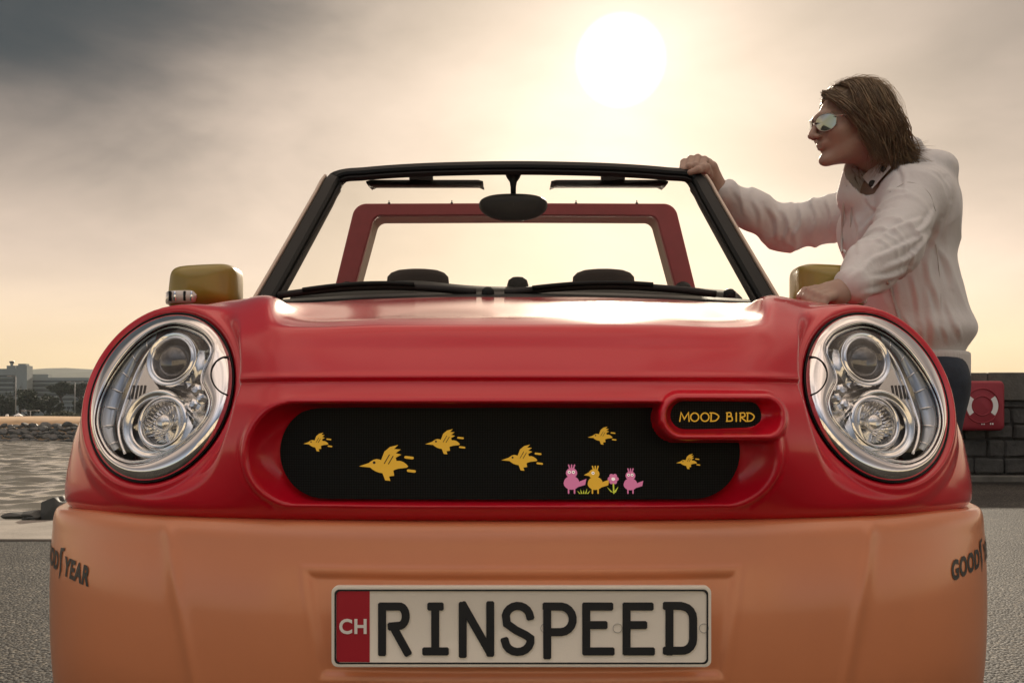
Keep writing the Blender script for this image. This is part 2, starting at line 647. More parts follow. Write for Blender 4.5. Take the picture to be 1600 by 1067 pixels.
M['asphalt'] = asphalt_material()
M['water'] = water_material()
M['concrete'] = mat('concrete', (0.24, 0.22, 0.19), 0.8, var=0.3, var_scale=3, bump=0.25, bump_scale=40)
M['coping'] = mat('weathered_concrete', (0.115, 0.112, 0.098), 0.85, var=0.4, var_scale=5, bump=0.4, bump_scale=40)
M['stone'] = mat('wall_stone', (0.060, 0.060, 0.056), 0.9, var=0.45, var_scale=7, bump=0.8, bump_scale=22)
M['mortar'] = mat('mortar', (0.05, 0.05, 0.047), 0.95, var=0.3, var_scale=12, bump=0.5, bump_scale=60)
M['rock'] = mat('rock', (0.10, 0.10, 0.095), 0.65, var=0.5, var_scale=2.2, bump=0.6, bump_scale=6)
M['rock2'] = mat('rock_dark', (0.06, 0.065, 0.062), 0.6, var=0.5, var_scale=2.2, bump=0.6, bump_scale=6)
M['sand'] = mat('sand', (0.50, 0.34, 0.19), 0.9, var=0.25, var_scale=0.6, bump=0.4, bump_scale=5)
M['hill'] = mat('wooded_hill', (0.045, 0.06, 0.04), 0.95, var=0.4, var_scale=0.03, bump=1.0, bump_scale=0.2)
M['leaf'] = mat('dark_leaves', (0.035, 0.05, 0.028), 0.75, var=0.45, var_scale=0.5)
M['leaf2'] = mat('olive_leaves', (0.075, 0.085, 0.045), 0.75, var=0.4, var_scale=0.5)
M['bark'] = mat('bark', (0.06, 0.045, 0.035), 0.9)
M['render'] = mat('pale_render', (0.24, 0.27, 0.265), 0.8, var=0.12, var_scale=0.2)
M['window'] = mat('window_band', (0.03, 0.04, 0.045), 0.3)
M['post'] = mat('grey_post', (0.25, 0.25, 0.24), 0.5)
M['case'] = mat('red_case', (0.30, 0.02, 0.035), 0.55, var=0.1, var_scale=10)


def structure(o, label=None):
    o['kind'] = 'structure'
    return o


def slab(name, x0, x1, y0, y1, z, m, depth=0.0):
    mb_ = MB()
    if depth:
        mb_.box((x0, y0, z - depth), (x1, y1, z))
    else:
        mb_.add([(x0, y0, z), (x1, y0, z), (x1, y1, z), (x0, y1, z)], [(0, 1, 2, 3)])
    return structure(mb_.build(name, m, smooth=False, base=(0, 0, z)))


slab('water', -6000, 6000, EDGE_Y - 1, 9000, WATER_Z - .22, M['water'])
# wind waves on the basin between the quay and the breakwater
wx, wy = np.meshgrid(np.arange(-84, 14, .26), np.concatenate([np.arange(7.6, 60, .22), np.arange(60, 132, .34)]))
wz = np.zeros_like(wx)
wrng = np.random.default_rng(5)
for i in range(46):
    lam = 10 ** wrng.uniform(-.18, .72)
    ang = wrng.normal(math.pi / 2 + .25, .55)
    kx, ky = 2 * math.pi / lam * math.cos(ang), 2 * math.pi / lam * math.sin(ang)
    ph = kx * wx + ky * wy + wrng.uniform(0, 6.28)
    wz += .0062 * lam ** .95 * (np.sin(ph) + .28 * np.sin(2 * ph + .6))
gust = .55 + .9 * np.array([[mnoise.noise(Vector((a * .06, b * .05, 3))) for a in wx[0, ::12]] for b in wy[::12, 0]])
gi = gust[np.minimum(np.arange(wx.shape[0]) // 12, gust.shape[0] - 1)][:, np.minimum(np.arange(wx.shape[1]) // 12, gust.shape[1] - 1)]
structure(obj('water_waves', np.stack([wx, wy, WATER_Z + wz], -1).reshape(-1, 3), grid_faces(*wx.shape), M['water'], base=(0, 0, WATER_Z)))
slab('ground', -70, 70, -80, 6.32, 0.0, M['asphalt'], 3.0)
slab('quay_edge_strip', -70, 1.5, 6.32, EDGE_Y, 0.012, M['concrete'], 3.0)
slab('quay_ground', 1.5, 70, 6.32, WALL_Y + 1.2, 0.0, M['asphalt'], 3.0)


def lump(c, size, seed, n=3, rough=0.35, flat_=1.0):
    """irregular angular boulder"""
    import bmesh
    bm = bmesh.new()
    bmesh.ops.create_icosphere(bm, subdivisions=n, radius=1.0)
    r_ = random.Random(seed)
    off = Vector((r_.uniform(0, 90), r_.uniform(0, 90), r_.uniform(0, 90)))
    cuts = []
    for _ in range(9):
        d = Vector((r_.gauss(0, 1), r_.gauss(0, 1), r_.gauss(0, 1))).normalized()
        cuts.append((d, r_.uniform(.55, .9)))
    v = []
    for q in bm.verts:
        p = q.co.copy()
        p *= 1 + rough * mnoise.noise(p * 1.1 + off) + .12 * mnoise.noise(p * 3.2 + off)
        for d, h in cuts:
            k_ = p.dot(d) - h
            if k_ > 0:
                p -= d * k_ * .92
        v.append((c[0] + p.x * size[0], c[1] + p.y * size[1], c[2] + p.z * size[2]))
    f = [tuple(x.index for x in q.verts) for q in bm.faces]
    bm.free()
    return v, f


# boulders on the edge of the quay
for (px, py, Y, sz, seed, lab) in ((84, 801, 7.75, (.15, .15, .16), 21, 'rounded grey boulder against the corner of the orange bumper'),
                                   (58, 812, 7.72, (.12, .12, .05), 5, 'low dark rock beside the rounded boulder'),
                                   (30, 815, 7.75, (.11, .1, .035), 9, 'flat dark rock at the end of the quay edge rocks')):
    p = pw(px, py, Y)
    v, f = lump((p[0], p[1], max(p[2], .02)), sz, seed, 4)
    tag(obj('boulder', v, f, M['rock2'], auto=28), lab, 'rock', 'boulders on the quay edge')
slab('rubble_bank', -70, 1.4, EDGE_Y + .002, EDGE_Y + 1.2, -.12, M['rock2'], 2.6)

# ---- far shore: breakwater of boulders, sand, trees, blocks of flats, hill
SH = 126.0
k_r = 0
rr_ = random.Random(4)
protos = [lump((0, 0, 0), (1, 1, 1), 100 + i, 2) for i in range(7)]
pm = []
for i, (v, f) in enumerate(protos):
    me = bpy.data.meshes.new('shore_rock')
    me.from_pydata(v, [], f)
    me.materials.append(M['rock'] if i % 2 else M['rock2'])
    me.update()
    pm.append(me)
for row in range(5):
    px = -14 + rr_.uniform(0, 6)
    while px < 150:
        w_ = rr_.uniform(.32, .70)
        Y = SH + row * 1.1 + rr_.uniform(-.3, .3)
        o = bpy.data.objects.new('shore_rock', pm[rr_.randrange(7)])
        zb = WATER_Z + row * .48 + .05
        o.location = ((px - 800) / F_PX * Y, Y, zb + rr_.uniform(-.1, .15))
        o.scale = (w_ * rr_.uniform(.9, 1.3), w_, w_ * rr_.uniform(.45, .7))
        o.rotation_euler = (rr_.uniform(-.3, .3), rr_.uniform(-.5, .5), rr_.uniform(0, 6.28))
        col.objects.link(o)
        tag(o, 'dark angular rock in the far breakwater across the water', 'rock', 'rocks of the far breakwater')
        px += w_ * 1600 / SH * rr_.uniform(1.1, 1.6)
mb = MB()
for i in range(260):
    for sd in (0, 1):
        X = -66 - rr_.uniform(0, 60) if sd == 0 else -49 + rr_.uniform(0, 95)
        row = rr_.randrange(5)
        v, f = protos[rr_.randrange(7)]
        s_ = rr_.uniform(.5, .95)
        mb.add([(X + a * s_, SH + row * 1.1 + b * s_, WATER_Z + row * .48 + c_ * s_ * .6) for a, b, c_ in v], f)
o = mb.build('breakwater_rubble', M['rock2'], smooth=False)
o['kind'] = 'stuff'
tag(o, 'rubble of the breakwater running on behind the car', 'rocks')
# shore sheet: sand rising to the hinterland
pts = []
ys = [SH + 2.5, SH + 6, SH + 9, SH + 17, SH + 30, 420, 600]
zsr = [WATER_Z - .5, WATER_Z + 2.2, WATER_Z + 2.75, WATER_Z + 3.1, WATER_Z + 3.0, .8, 1]
for y, z in zip(ys, zsr):
    for x in np.linspace(-260, 260, 60):
        pts.append((x * (1 + y / 400), y, z + .25 * mnoise.noise(Vector((x * .2, y * .2, 0)))))
structure(obj('shore', pts, grid_faces(7, 60), M['sand']))
pts = []
for y in (148, 240, 420, 640):
    for x in np.linspace(-300, 300, 40):
        pts.append((x * (1 + y / 300), y, 1.30 + .3 * mnoise.noise(Vector((x * .1, y, 2)))))
structure(obj('hinterland', pts, grid_faces(4, 40), M['hill']))
# stone building across the quay, on the sunny side behind the viewer (it shows in the chrome of the lamps)
M['facade'] = mat('sunlit_stone', (0.56, 0.49, 0.39), 0.85, var=0.12, var_scale=1.5, bump=0.3, bump_scale=10)
bl = empty('stone_building', (0, -15, 0))
tag(bl, 'pale sunlit stone building mirrored in the headlight chrome', 'building')
MB().box((-13, -24, 0), (15, -15, 7.2)).build('wall', M['facade'], bl, smooth=False)
MB().box((-13.4, -24.4, 7.2), (15.4, -14.6, 7.6)).build('cornice', M['facade'], bl, smooth=False)
MB().box((-13, -15.0, 0), (15, -14.9, .8)).build('plinth', M['stone'], bl, smooth=False)
for i in range(6):
    for z in (1.5, 4.5):
        x = -11 + i * 4.6
        MB().box((x, -15.06, z), (x + 1.1, -14.95, z + 1.6)).build('window', M['window'], bl, smooth=False)
# hill
pts = []
for j, (y, zf) in enumerate(((560, 8), (700, 30), (850, 44), (1000, 48), (1300, 10))):
    for x in np.linspace(-900, 900, 120):
        base_ = 44 + 5 * mnoise.noise(Vector((x * .004, 3, 1))) + 3.0 * mnoise.noise(Vector((x * .03, 7, 1))) + 1.8 * mnoise.noise(Vector((x * .11, 2, 4)))
        base_ *= 1 - .75 * ss(-380, 300, x)
        base_ -= 6 * math.exp(-((x + 470) / 50) ** 2)
        pts.append((x, y, zf / 48 * base_))
structure(obj('hill', pts, grid_faces(5, 120), M['hill']))


def tree(name, px, py_base, Y, w_px, h_px, label, m, seed, group=None, flat_=.5, trunk=.35, dens=520):
    """trunk with limbs and a crown of leaf clumps"""
    r_ = np.random.default_rng(seed)
    b = pw(px, py_base, Y)
    W, H = w_px / F_PX * Y / 2, h_px / F_PX * Y
    root = empty(name, b)
    tag(root, label, 'tree', group)
    top = b + (0, 0, H * .62)
    t_ = MB().tube([b - (0, 0, .6), b + (r_.normal() * .1, 0, H * trunk * .6), b + (r_.normal() * .15, 0, H * trunk), top], [H * .045, H * .035, H * .028, H * .008], 7)
    for i in range(6):
        a = r_.uniform(0, 6.28)
        p0 = b + (0, 0, H * trunk * r_.uniform(.8, 1.1))
        p1 = p0 + (math.cos(a) * W * .6, math.sin(a) * W * .6, H * .25)
        t_.tube([p0, (p0 + p1) / 2 + (0, 0, -.1), p1], [H * .02, H * .014, H * .004], 5)
    t_.build('trunk', M['bark'], root)
    # clump centres through the crown, then leaves round them
    cc_ = []
    hc = H * (1 - trunk) / 2
    zc = b[2] + H * trunk + hc
    for i in range(60):
        d = r_.normal(size=3)
        d /= np.linalg.norm(d)
        rad = r_.uniform(.35, .95)
        cc_.append((b[0] + d[0] * W * rad, Y + d[1] * W * rad, zc + d[2] * hc * rad * (1.0 if d[2] > 0 else .75), r_.uniform(.16, .30)))
    n = dens * 14
    ci = r_.integers(0, len(cc_), n)
    C = np.array(cc_)[ci]
    d = r_.normal(size=(n, 3))
    d /= np.linalg.norm(d, axis=1, keepdims=True)
    rad = r_.uniform(.2, 1, n) ** .5
    P = C[:, :3] + d * (rad * C[:, 3])[:, None] * np.array([W, W, max(hc, W * .5)])
    s_ = min(W * .06, .34) * r_.uniform(.6, 1.3, n)
    a1 = r_.normal(size=(n, 3))
    a1 /= np.linalg.norm(a1, axis=1, keepdims=True)
    a2 = np.cross(a1, r_.normal(size=(n, 3)))
    a2 /= np.linalg.norm(a2, axis=1, keepdims=True)
    v = np.stack([P - a1 * s_[:, None], P + a2 * s_[:, None] * .6, P + a1 * s_[:, None], P - a2 * s_[:, None] * .6], 1).reshape(-1, 3)
    f = np.arange(n * 4).reshape(-1, 4)
    obj('crown', v, f, m, root, smooth=False)
    return root


tree('pine_tree', 47, 657, 165, 52, 54, 'broad dark round-topped tree in front of the pale flats', M['leaf'], 1, 'trees on the far shore', trunk=.12)
tree('pine_tree', 78, 657, 170, 38, 40, 'dark bushy tree to the right of the broad round-topped one', M['leaf'], 2, 'trees on the far shore', trunk=.12)
tree('umbrella_pine', 96, 645, 205, 40, 48, 'umbrella pine with flat crown before the long pale building', M['leaf'], 3, 'trees on the far shore', trunk=.55)
tree('umbrella_pine', 126, 645, 210, 44, 46, 'umbrella pine touching the red rim of the left headlight', M['leaf'], 4, 'trees on the far shore', trunk=.5)
tree('shrub', 106, 660, 150, 52, 17, 'low olive shrub on the sandy bank', M['leaf2'], 5, 'trees on the far shore', trunk=.05)
tree('shrub', 78, 662, 152, 24, 16, 'small olive bush beside the low shrub', M['leaf2'], 15, 'trees on the far shore', trunk=.05)
tree('pine_tree', 10, 657, 172, 40, 40, 'dark tree at the left edge of the picture', M['leaf'], 6, 'trees on the far shore', trunk=.1)
tree('pine_tree', 14, 650, 190, 14, 40, 'narrow upright tree beside the tall lamp post', M['leaf'], 7, 'trees on the far shore', trunk=.1)
tree('pine_tree', 32, 648, 200, 8, 52, 'slim dark cypress in front of the tower block', M['leaf'], 8, 'trees on the far shore', trunk=.05)
tree('pine_tree', 132, 658, 178, 40, 38, 'dark tree just left of the car behind the low white house', M['leaf'], 9, 'trees on the far shore', trunk=.1)
# the wood runs on along the shore on both sides as one dark mass
wv, wr2 = [], np.random.default_rng(77)
for i in range(60):
    Yt = 172 + 26 * wr2.random()
    px = (-500 + 470 * wr2.random()) if i % 2 else (175 + 500 * wr2.random())
    b_ = pw(px, 657, Yt)
    rad_ = np.array([2.6, 2.2, 2.0]) * wr2.uniform(.7, 1.3)
    P_ = b_ + (0, 0, 1.9) + wr2.normal(size=(420, 3)) * rad_ * .48
    a1 = wr2.normal(size=(420, 3)); a1 /= np.linalg.norm(a1, axis=1, keepdims=True)
    a2 = np.cross(a1, wr2.normal(size=(420, 3))); a2 /= np.linalg.norm(a2, axis=1, keepdims=True)
    wv.append(np.stack([P_ - a1 * .3, P_ + a2 * .18, P_ + a1 * .3, P_ - a2 * .18], 1).reshape(-1, 3))
wv = np.concatenate(wv)
o = obj('shore_wood', wv, np.arange(len(wv)).reshape(-1, 4), M['leaf'], smooth=False)
tag(o, 'dark wood running on along the far shore', 'wood', kind='stuff')


def block(name, label, x0, x1, y0, y1, Y, depth, bands, m=M['render'], parts=()):
    a, b = pw(x0, y1, Y), pw(x1, y0, Y)
    root = empty(name, (a[0], Y, a[2]))
    tag(root, label, 'building', 'buildings on the far shore')
    MB().box((a[0], Y, a[2] - 12), (b[0], Y + depth, b[2])).build('wall', m, root, smooth=False)
    for (u0, u1, v0, v1) in bands:
        p, q = pw(u0, v1, Y), pw(u1, v0, Y)
        MB().box((p[0], Y - .25, p[2]), (q[0], Y + .3, q[2])).build('window', M['window'], root, smooth=False)
        MB().box((p[0], Y - .9, p[2] - .5), (q[0], Y - .26, p[2] - .06)).build('balcony', m, root, smooth=False)
    for (u0, u1, v0, v1, mm) in parts:
        p, q = pw(u0, v1, Y), pw(u1, v0, Y)
        MB().box((p[0], Y + 1, p[2]), (q[0], Y + depth - .6, q[2] + .02)).build('roof_block', mm, root, smooth=False)
    return root


block('apartment_block', 'pale slab of flats with balcony bands at the left edge of the picture', -120, 25, 576, 650, 330, 4, [(-118, 23, y, y + 2.8) for y in (586, 594, 601, 608, 616, 624)], parts=[(8, 22, 571, 576, M['render'])])
t_b = block('tower_block', 'pale windowless stair tower between the two slabs of flats', 25.2, 42, 571, 650, 328, 4, [], parts=[(26, 38, 568, 571, M['render'])])
p = pw(18.5, 576, 334)
vt = empty('water_tower', p)
tag(vt, 'small dark flared water tower on the roof of the flats', 'tower', 'buildings on the far shore')
MB().lathe(p, (0, 0, 1), [(.45, -1), (.42, 1.0), (.5, 1.6), (.6, 1.8)], 14).build('shaft', M['render'], vt)
MB().lathe(p, (0, 0, 1), [(.6, 1.8), (.75, 2.0), (.8, 2.4), (.0, 2.5)], 14).build('tank', M['window'], vt)
block('apartment_block', 'long pale slab of flats with balcony bands behind the umbrella pines', 42.2, 215, 590, 650, 334, 4, [(44, 150, y, y + 2.6) for y in (594.5, 602, 609, 616, 623)], parts=[(44, 73, 584.5, 590, M['render'])])
block('white_house', 'low white house with a row of small windows left of the headlight', 91, 160, 632, 652, 186, 8, [(93 + i * 6, 97 + i * 6, 635, 638.5) for i in range(8)])


def lamp_post(px, y0, y1, Y, label, double):
    a, b = pw(px, y1, Y), pw(px, y0, Y)
    root = empty('lamp_post', a)
    tag(root, label, 'lamp post', 'lamp posts on the far shore')
    MB().tube([a, a + (b - a) * .5, b], [.10, .08, .06], 8).build('pole', M['post'], root)
    for s_ in ((-1, 1) if double else (-1,)):
        MB().tube([b, b + (s_ * .35, 0, .08), b + (s_ * .7, 0, .05)], .045, 6).build('arm', M['post'], root)
        MB().bbox((b[0] + s_ * .95 - .3, Y - .12, b[2] - .02), (b[0] + s_ * .95 + .3, Y + .12, b[2] + .12), .04).build('lamp_head', M['post'], root)


lamp_post(24.5, 588, 660, 150, 'tall lamp post in front of the pale flats', False)
lamp_post(117, 597, 660, 156, 'tall lamp post next to the red headlight rim', True)
lamp_post(47.5, 642, 661, 146, 'short double-headed lamp post on the sandy bank', True)
# small white things on the bank
p = pw(27, 660, 146)
kio = empty('beach_shelter', p)
tag(kio, 'small white beach shelter on posts on the sandy bank', 'shelter')
for dx, dy in ((-.4, 0), (.4, 0), (-.4, .7), (.4, .7)):
    MB().tube([p + (dx, dy, -.2), p + (dx, dy, 1.0)], .04, 6).build('post', M['white'], kio)
MB().add([p + (-.55, -.1, .95), p + (.55, -.1, .95), p + (.55, .8, .95), p + (-.55, .8, .95), p + (0, .35, 1.35)], [(3, 2, 1, 0), (0, 1, 4), (1, 2, 4), (2, 3, 4), (3, 0, 4)]).build('canopy', M['white'], kio, smooth=False)
p = pw(11, 660, 147)
gl2 = empty('globe_lamp', p)
tag(gl2, 'white ball-shaped lamp on a short post on the sandy bank', 'lamp post')
MB().tube([p + (0, 0, -.2), p + (0, 0, .75)], .05, 6).build('pole', M['post'], gl2)
MB().lathe(p + (0, 0, .95), (0, 0, 1), [(.0, -.26), (.16, -.2), (.25, 0), (.16, .2), (0, .26)], 14).build('globe', M['white'], gl2)
for px, s_, lab in ((3, .5, 'white upturned boat hull at the left edge of the bank'), (18, .28, 'small white dinghy beside the ball lamp')):
    p = pw(px, 659, 148)
    L = []
    for t_ in np.linspace(-1, 1, 9):
        w_ = max(.03, (1 - abs(t_) ** 2.4)) * s_ * .6
        L.append([p + (t_ * s_ * 1.3, w_ * math.cos(a), .1 + w_ * .9 * math.sin(a)) for a in np.linspace(0, math.pi, 8)])
    o = MB().loops(L, closed=False).build('dinghy', M['white'])
    tag(o, lab, 'boat', 'boats on the bank')

# ---- harbour wall on the right
wall = empty('harbour_wall', (6.0, WALL_Y, 0))
tag(wall, 'dark stone harbour wall with concrete coping behind the person', 'wall')
WX0, WX1 = 1.7, 9.6
WT = CAM_Z + (YH - 582) / F_PX * WALL_Y
CB = CAM_Z + (YH - 626) / F_PX * WALL_Y
MB().box((WX0, WALL_Y + .03, -.05), (WX1 + 20, WALL_Y + 1.0, CB - .002)).build('wall_core', M['mortar'], wall, smooth=False)
x = WX0
i = 0
while x < WX1 + 18:
    w_ = 1.35
    MB().bbox((x + .004, WALL_Y - .035, CB), (x + w_ - .004, WALL_Y + 1.05, WT + .004 * math.sin(i * 2.1)), .012).build('coping_slab', M['coping'], wall, smooth=False)
    x += w_
    i += 1
MB().bbox((WX0, WALL_Y - .12, -.05), (WX1 + 20, WALL_Y + .02, .075), .015).build('wall_foot', M['coping'], wall, smooth=False)
wr = random.Random(12)
zz = .085
for row, hgt in enumerate((.20, .22, .18, .20, .0)):
    top_ = zz + hgt if hgt else CB - .004
    if row == 4:
        top_ = CB - .004
    if top_ - zz < .04:
        break
    x = WX0 + wr.uniform(0, .2)
    while x < WX1:
        w_ = wr.uniform(.2, .42)
        pr = wr.uniform(.0, .035)
        b_ = MB().bbox((x + .008, WALL_Y - pr, zz + .007), (x + w_ - .008, WALL_Y + .1, top_ - .007), .014 + wr.uniform(0, .01))
        b_.v = [(q[0] + wr.uniform(-.007, .007), q[1] + wr.uniform(-.008, .008), q[2] + wr.uniform(-.006, .006)) for q in b_.v]
        b_.build('stone', M['stone'], wall, smooth=False)
        x += w_
    zz = top_

# lifebuoy case hung on the wall
cY = WALL_Y - .06
c = pw(1527, 634, cY)
case = empty('lifebuoy_case', c)
tag(case, 'red plastic lifebuoy case hung on the harbour wall', 'lifebuoy case')
hw_, hh_ = 36 / F_PX * cY, 38.5 / F_PX * cY
pl4 = []
for (s_, yy) in ((1.0, .05), (1.0, -.09), (.97, -.115), (.90, -.13)):
    lp = []
    for (sx, sz, a0) in ((1, 1, 0), (-1, 1, 90), (-1, -1, 180), (1, -1, 270)):
        for k_ in range(7):
            a = R(a0 + 15 * k_)
            r_ = .055
            lp.append((c[0] + s_ * (sx * (hw_ - r_) + r_ * math.cos(a)), cY + yy, c[2] + s_ * (sz * (hh_ - r_) + r_ * math.sin(a))))
    pl4.append(lp)
m_ = MB().loops(pl4)
n_ = len(pl4[0])
m_.f.append(tuple(range(3 * n_, 4 * n_)))
m_.build('case_body', M['case'], case, auto=40)
for r_ in (.205, .115):
    cc2 = c + (0, -.131, .0)
    MB().lathe(cc2, (0, -1, 0), [(r_ + .008, -.002), (r_ + .006, .007), (r_ - .006, .007), (r_ - .008, -.002)], 48).build('ring_moulding', M['case'], case)
for a0, a1 in ((-38, 38), (142, 218)):
    L = []
    for a in np.linspace(R(a0), R(a1), 14):
        L.append([c + (rr * math.cos(a), -.134, rr * math.sin(a)) for rr in (.128, .190)])
    MB().loops(L, closed=False).build('white_segment', M['white'], case, smooth=False)
for dx in (-.012, .092):
    for k_ in range(2):
        MB().box((c[0] + dx + k_ * .026, cY - .134, c[2] - .226), (c[0] + dx + k_ * .026 + .014, cY - .131, c[2] - .205)).build('mark', M['white'], case, smooth=False)

# sea haze: thin even air round the whole place
hz = MB().box((-1500, -40, WATER_Z - 1.5), (1500, 1400, 75)).build('haze', None, smooth=False)
hz.data.materials.clear()
hm_ = bpy.data.materials.new('haze_air')
hm_.use_nodes = True
hm_.node_tree.nodes.clear()
ho = hm_.node_tree.nodes.new('ShaderNodeOutputMaterial')
hp2 = hm_.node_tree.nodes.new('ShaderNodeVolumePrincipled')
hp2.inputs['Color'].default_value = (0.80, 0.85, 0.88, 1)
hp2.inputs['Density'].default_value = 0.00022
hm_.node_tree.links.new(hp2.outputs[0], ho.inputs['Volume'])
hz.data.materials.append(hm_)
tag(hz, 'thin sea haze over the far shore', 'haze', kind='stuff')

# ================================================================== THE CAR
CX = 0.011                                   # the car's middle plane
car = empty('convertible_car', (CX, 3.0, 0))
ORG[car.name] = np.array([0, 3.0, 0])        # car parts are written with x from the middle plane
tag(car, 'red and orange open-top car with dark display screen in its nose', 'car')


def proj(P):
    P = np.asarray(P, float)
    return 800 + F_PX * (P[..., 0] + CX) / P[..., 1], YH - F_PX * (P[..., 2] - CAM_Z) / P[..., 1]


def pc(px, py, Y):
    p = pw(px, py, Y)
    p[0] -= CX
    return p


# control net of the nose: rows from the lower lip up and back to the windscreen, columns from the middle outwards
split = [(0, 1.44), (.20, 1.445), (.36, 1.47), (.45, 1.495), (.56, 1.54), (.68, 1.62), (.77, 1.725), (.812, 1.84), (.83, 2.0), (.835, 2.7)]
zs = [.603, .603, .602, .601, .600, .597, .593, .590, .588, .588]
rows = []
rows.append([(x * .96, y + .085, z - .002) for (x, y), z in zip(split, zs)])
rows.append([(x - (0.012 if i > 5 else 0), y + (.046 if i < 5 else (.048 if i == 5 else (.036 if i == 6 else .02))), z) for i, ((x, y), z) in enumerate(zip(split, zs))])
rows.append([(x, y + (.024 if x < .6 else (.028 if x < .7 else .018)), z + .022) for (x, y), z in zip(split, zs)])
rows.append([(0, 1.425, .70), (.2, 1.43, .70), (.36, 1.457, .70), (.45, 1.512, .70), (.56, 1.572, .70), (.675, 1.652, .70), (.763, 1.752, .70), (.804, 1.87, .70), (.820, 2.05, .70), (.83, 2.7, .70)])
rows.append([(0, 1.430, .765), (.2, 1.435, .765), (.36, 1.465, .765), (.45, 1.527, .765), (.56, 1.595, .765), (.67, 1.680, .765), (.755, 1.785, .765), (.797, 1.90, .765), (.815, 2.08, .765), (.825, 2.7, .765)])
rows.append([(0, 1.450, .807), (.2, 1.455, .807), (.36, 1.485, .808), (.45, 1.552, .812), (.555, 1.620, .815), (.66, 1.708, .815), (.743, 1.81, .815), (.785, 1.93, .818), (.805, 2.1, .82), (.818, 2.7, .82)])
rows.append([(0, 1.478, .850), (.2, 1.483, .850), (.36, 1.510, .855), (.44, 1.570, .866), (.54, 1.652, .868), (.64, 1.735, .868), (.717, 1.84, .868), (.762, 1.95, .87), (.787, 2.12, .87), (.805, 2.7, .88)])
rows.append([(0, 1.507, .888), (.2, 1.512, .888), (.36, 1.541, .891), (.412, 1.600, .912), (.52, 1.70, .916), (.61, 1.79, .918), (.69, 1.885, .920), (.742, 1.99, .922), (.766, 2.16, .925), (.785, 2.7, .93)])
rows.append([(0, 1.523, .8937), (.2, 1.528, .8937), (.362, 1.560, .897), (.405, 1.630, .936), (.49, 1.755, .952), (.575, 1.86, .956), (.645, 1.96, .960), (.697, 2.07, .964), (.725, 2.22, .968), (.755, 2.7, .975)])
rows.append([(0, 1.75, .926), (.2, 1.755, .926), (.372, 1.79, .931), (.412, 1.835, .957), (.485, 1.92, .968), (.56, 2.02, .974), (.615, 2.10, .978), (.66, 2.2, .982), (.69, 2.32, .985), (.735, 2.7, .99)])
rows.append([(0, 2.05, .977), (.2, 2.053, .977), (.38, 2.075, .980), (.44, 2.10, .988), (.49, 2.15, .994), (.545, 2.2, .996), (.585, 2.27, .998), (.62, 2.35, 1.0), (.65, 2.45, 1.002), (.715, 2.7, 1.005)])
rows.append([(0, 2.46, 1.043), (.2, 2.463, 1.043), (.38, 2.485, 1.040), (.44, 2.50, 1.038), (.49, 2.52, 1.035), (.535, 2.54, 1.032), (.575, 2.57, 1.028), (.61, 2.6, 1.024), (.64, 2.65, 1.022), (.70, 2.72, 1.02)])
half = np.array(rows)                                      # rows x 10 x 3
left = half[:, :0:-1].copy()
left[..., 0] *= -1
net = np.concatenate([left, half], 1)                      # rows x 19 x 3


def net_eval(net, rsub, csub):
    nr, nc = net.shape[:2]
    ck = np.concatenate([[0], np.cumsum(np.linalg.norm(np.diff(net, axis=1), axis=2)[1:9].mean(0))])
    tcn = np.concatenate([np.linspace(ck[i], ck[i + 1], csub[i], endpoint=False) for i in range(nc - 1)] + [[ck[-1]]])
    A = []
    for j in range(nc):                                     # every column with its own spacing
        rk = np.concatenate([[0], np.cumsum(np.linalg.norm(np.diff(net[:, j], axis=0), axis=1))])
        tr = np.concatenate([np.linspace(rk[i], rk[i + 1], rsub[i], endpoint=False) for i in range(nr - 1)] + [[rk[-1]]])
        A.append(herm(rk, net[:, j], tr, mono=True))
    A = np.stack(A, 1)
    B = herm(ck, A.transpose(1, 0, 2), tcn).transpose(1, 0, 2)
    return B


csub_h = [72, 60, 36, 42, 44, 42, 34, 20, 10]
S = net_eval(net, [3, 6, 28, 24, 18, 22, 18, 10, 18, 14, 12], csub_h[::-1] + csub_h)
S0 = S.copy()
NR, NC = S.shape[:2]

# where the front skin lies for a given x, z
kd = KDTree(NR * NC)
flat = S0.reshape(-1, 3)
sel = np.where((flat[:, 2] < .93) & (flat[:, 1] < 2.1) & (np.arange(NR * NC) >= 9 * NC))[0]
for i in sel:
    kd.insert((flat[i, 0], 0, flat[i, 2]), int(i))
kd.balance()


def front_y(x, z):
    hits = kd.find_n((x, 0, z), 4)
    w = [1 / (h[2] + 1e-4) for h in hits]
    return sum(flat[h[1], 1] * q for h, q in zip(hits, w)) / sum(w)


# ---- headlight seats: outline of the lamp on its own tilted plane
HC, HA, HB, HT = (251.0, 621.0), 138.0, 104.0, R(61.3)


def lamp_px(t, e=1.0):
    a, b = HA * e * np.cos(t), HB * e * np.sin(t)
    return HC[0] + a * math.cos(HT) + b * math.sin(HT), HC[1] - (a * math.sin(HT) - b * math.cos(HT))


spx, spy = proj(S0)
tt = np.linspace(0, 2 * math.pi, 40, endpoint=False)
fit = []
for t in tt:
    x, y = lamp_px(t, 1.0)
    d = (spx - x) ** 2 + (spy - y) ** 2 + (S0[..., 1] > 2.15) * 1e6
    fit.append(S0[np.unravel_index(np.argmin(d), d.shape)])
fit = np.array(fit)
ln_ = np.array([-.42, -.80, .42])
ln_ /= np.linalg.norm(ln_)
CAMC = np.array([-CX, 0, CAM_Z])
ray = np.array([(HC[0] - 800) / F_PX, 1.0, (YH - HC[1]) / F_PX])
hh0 = np.percentile(fit @ ln_, 55)
LC = CAMC + ray * ((hh0 - CAMC @ ln_) / (ray @ ln_))


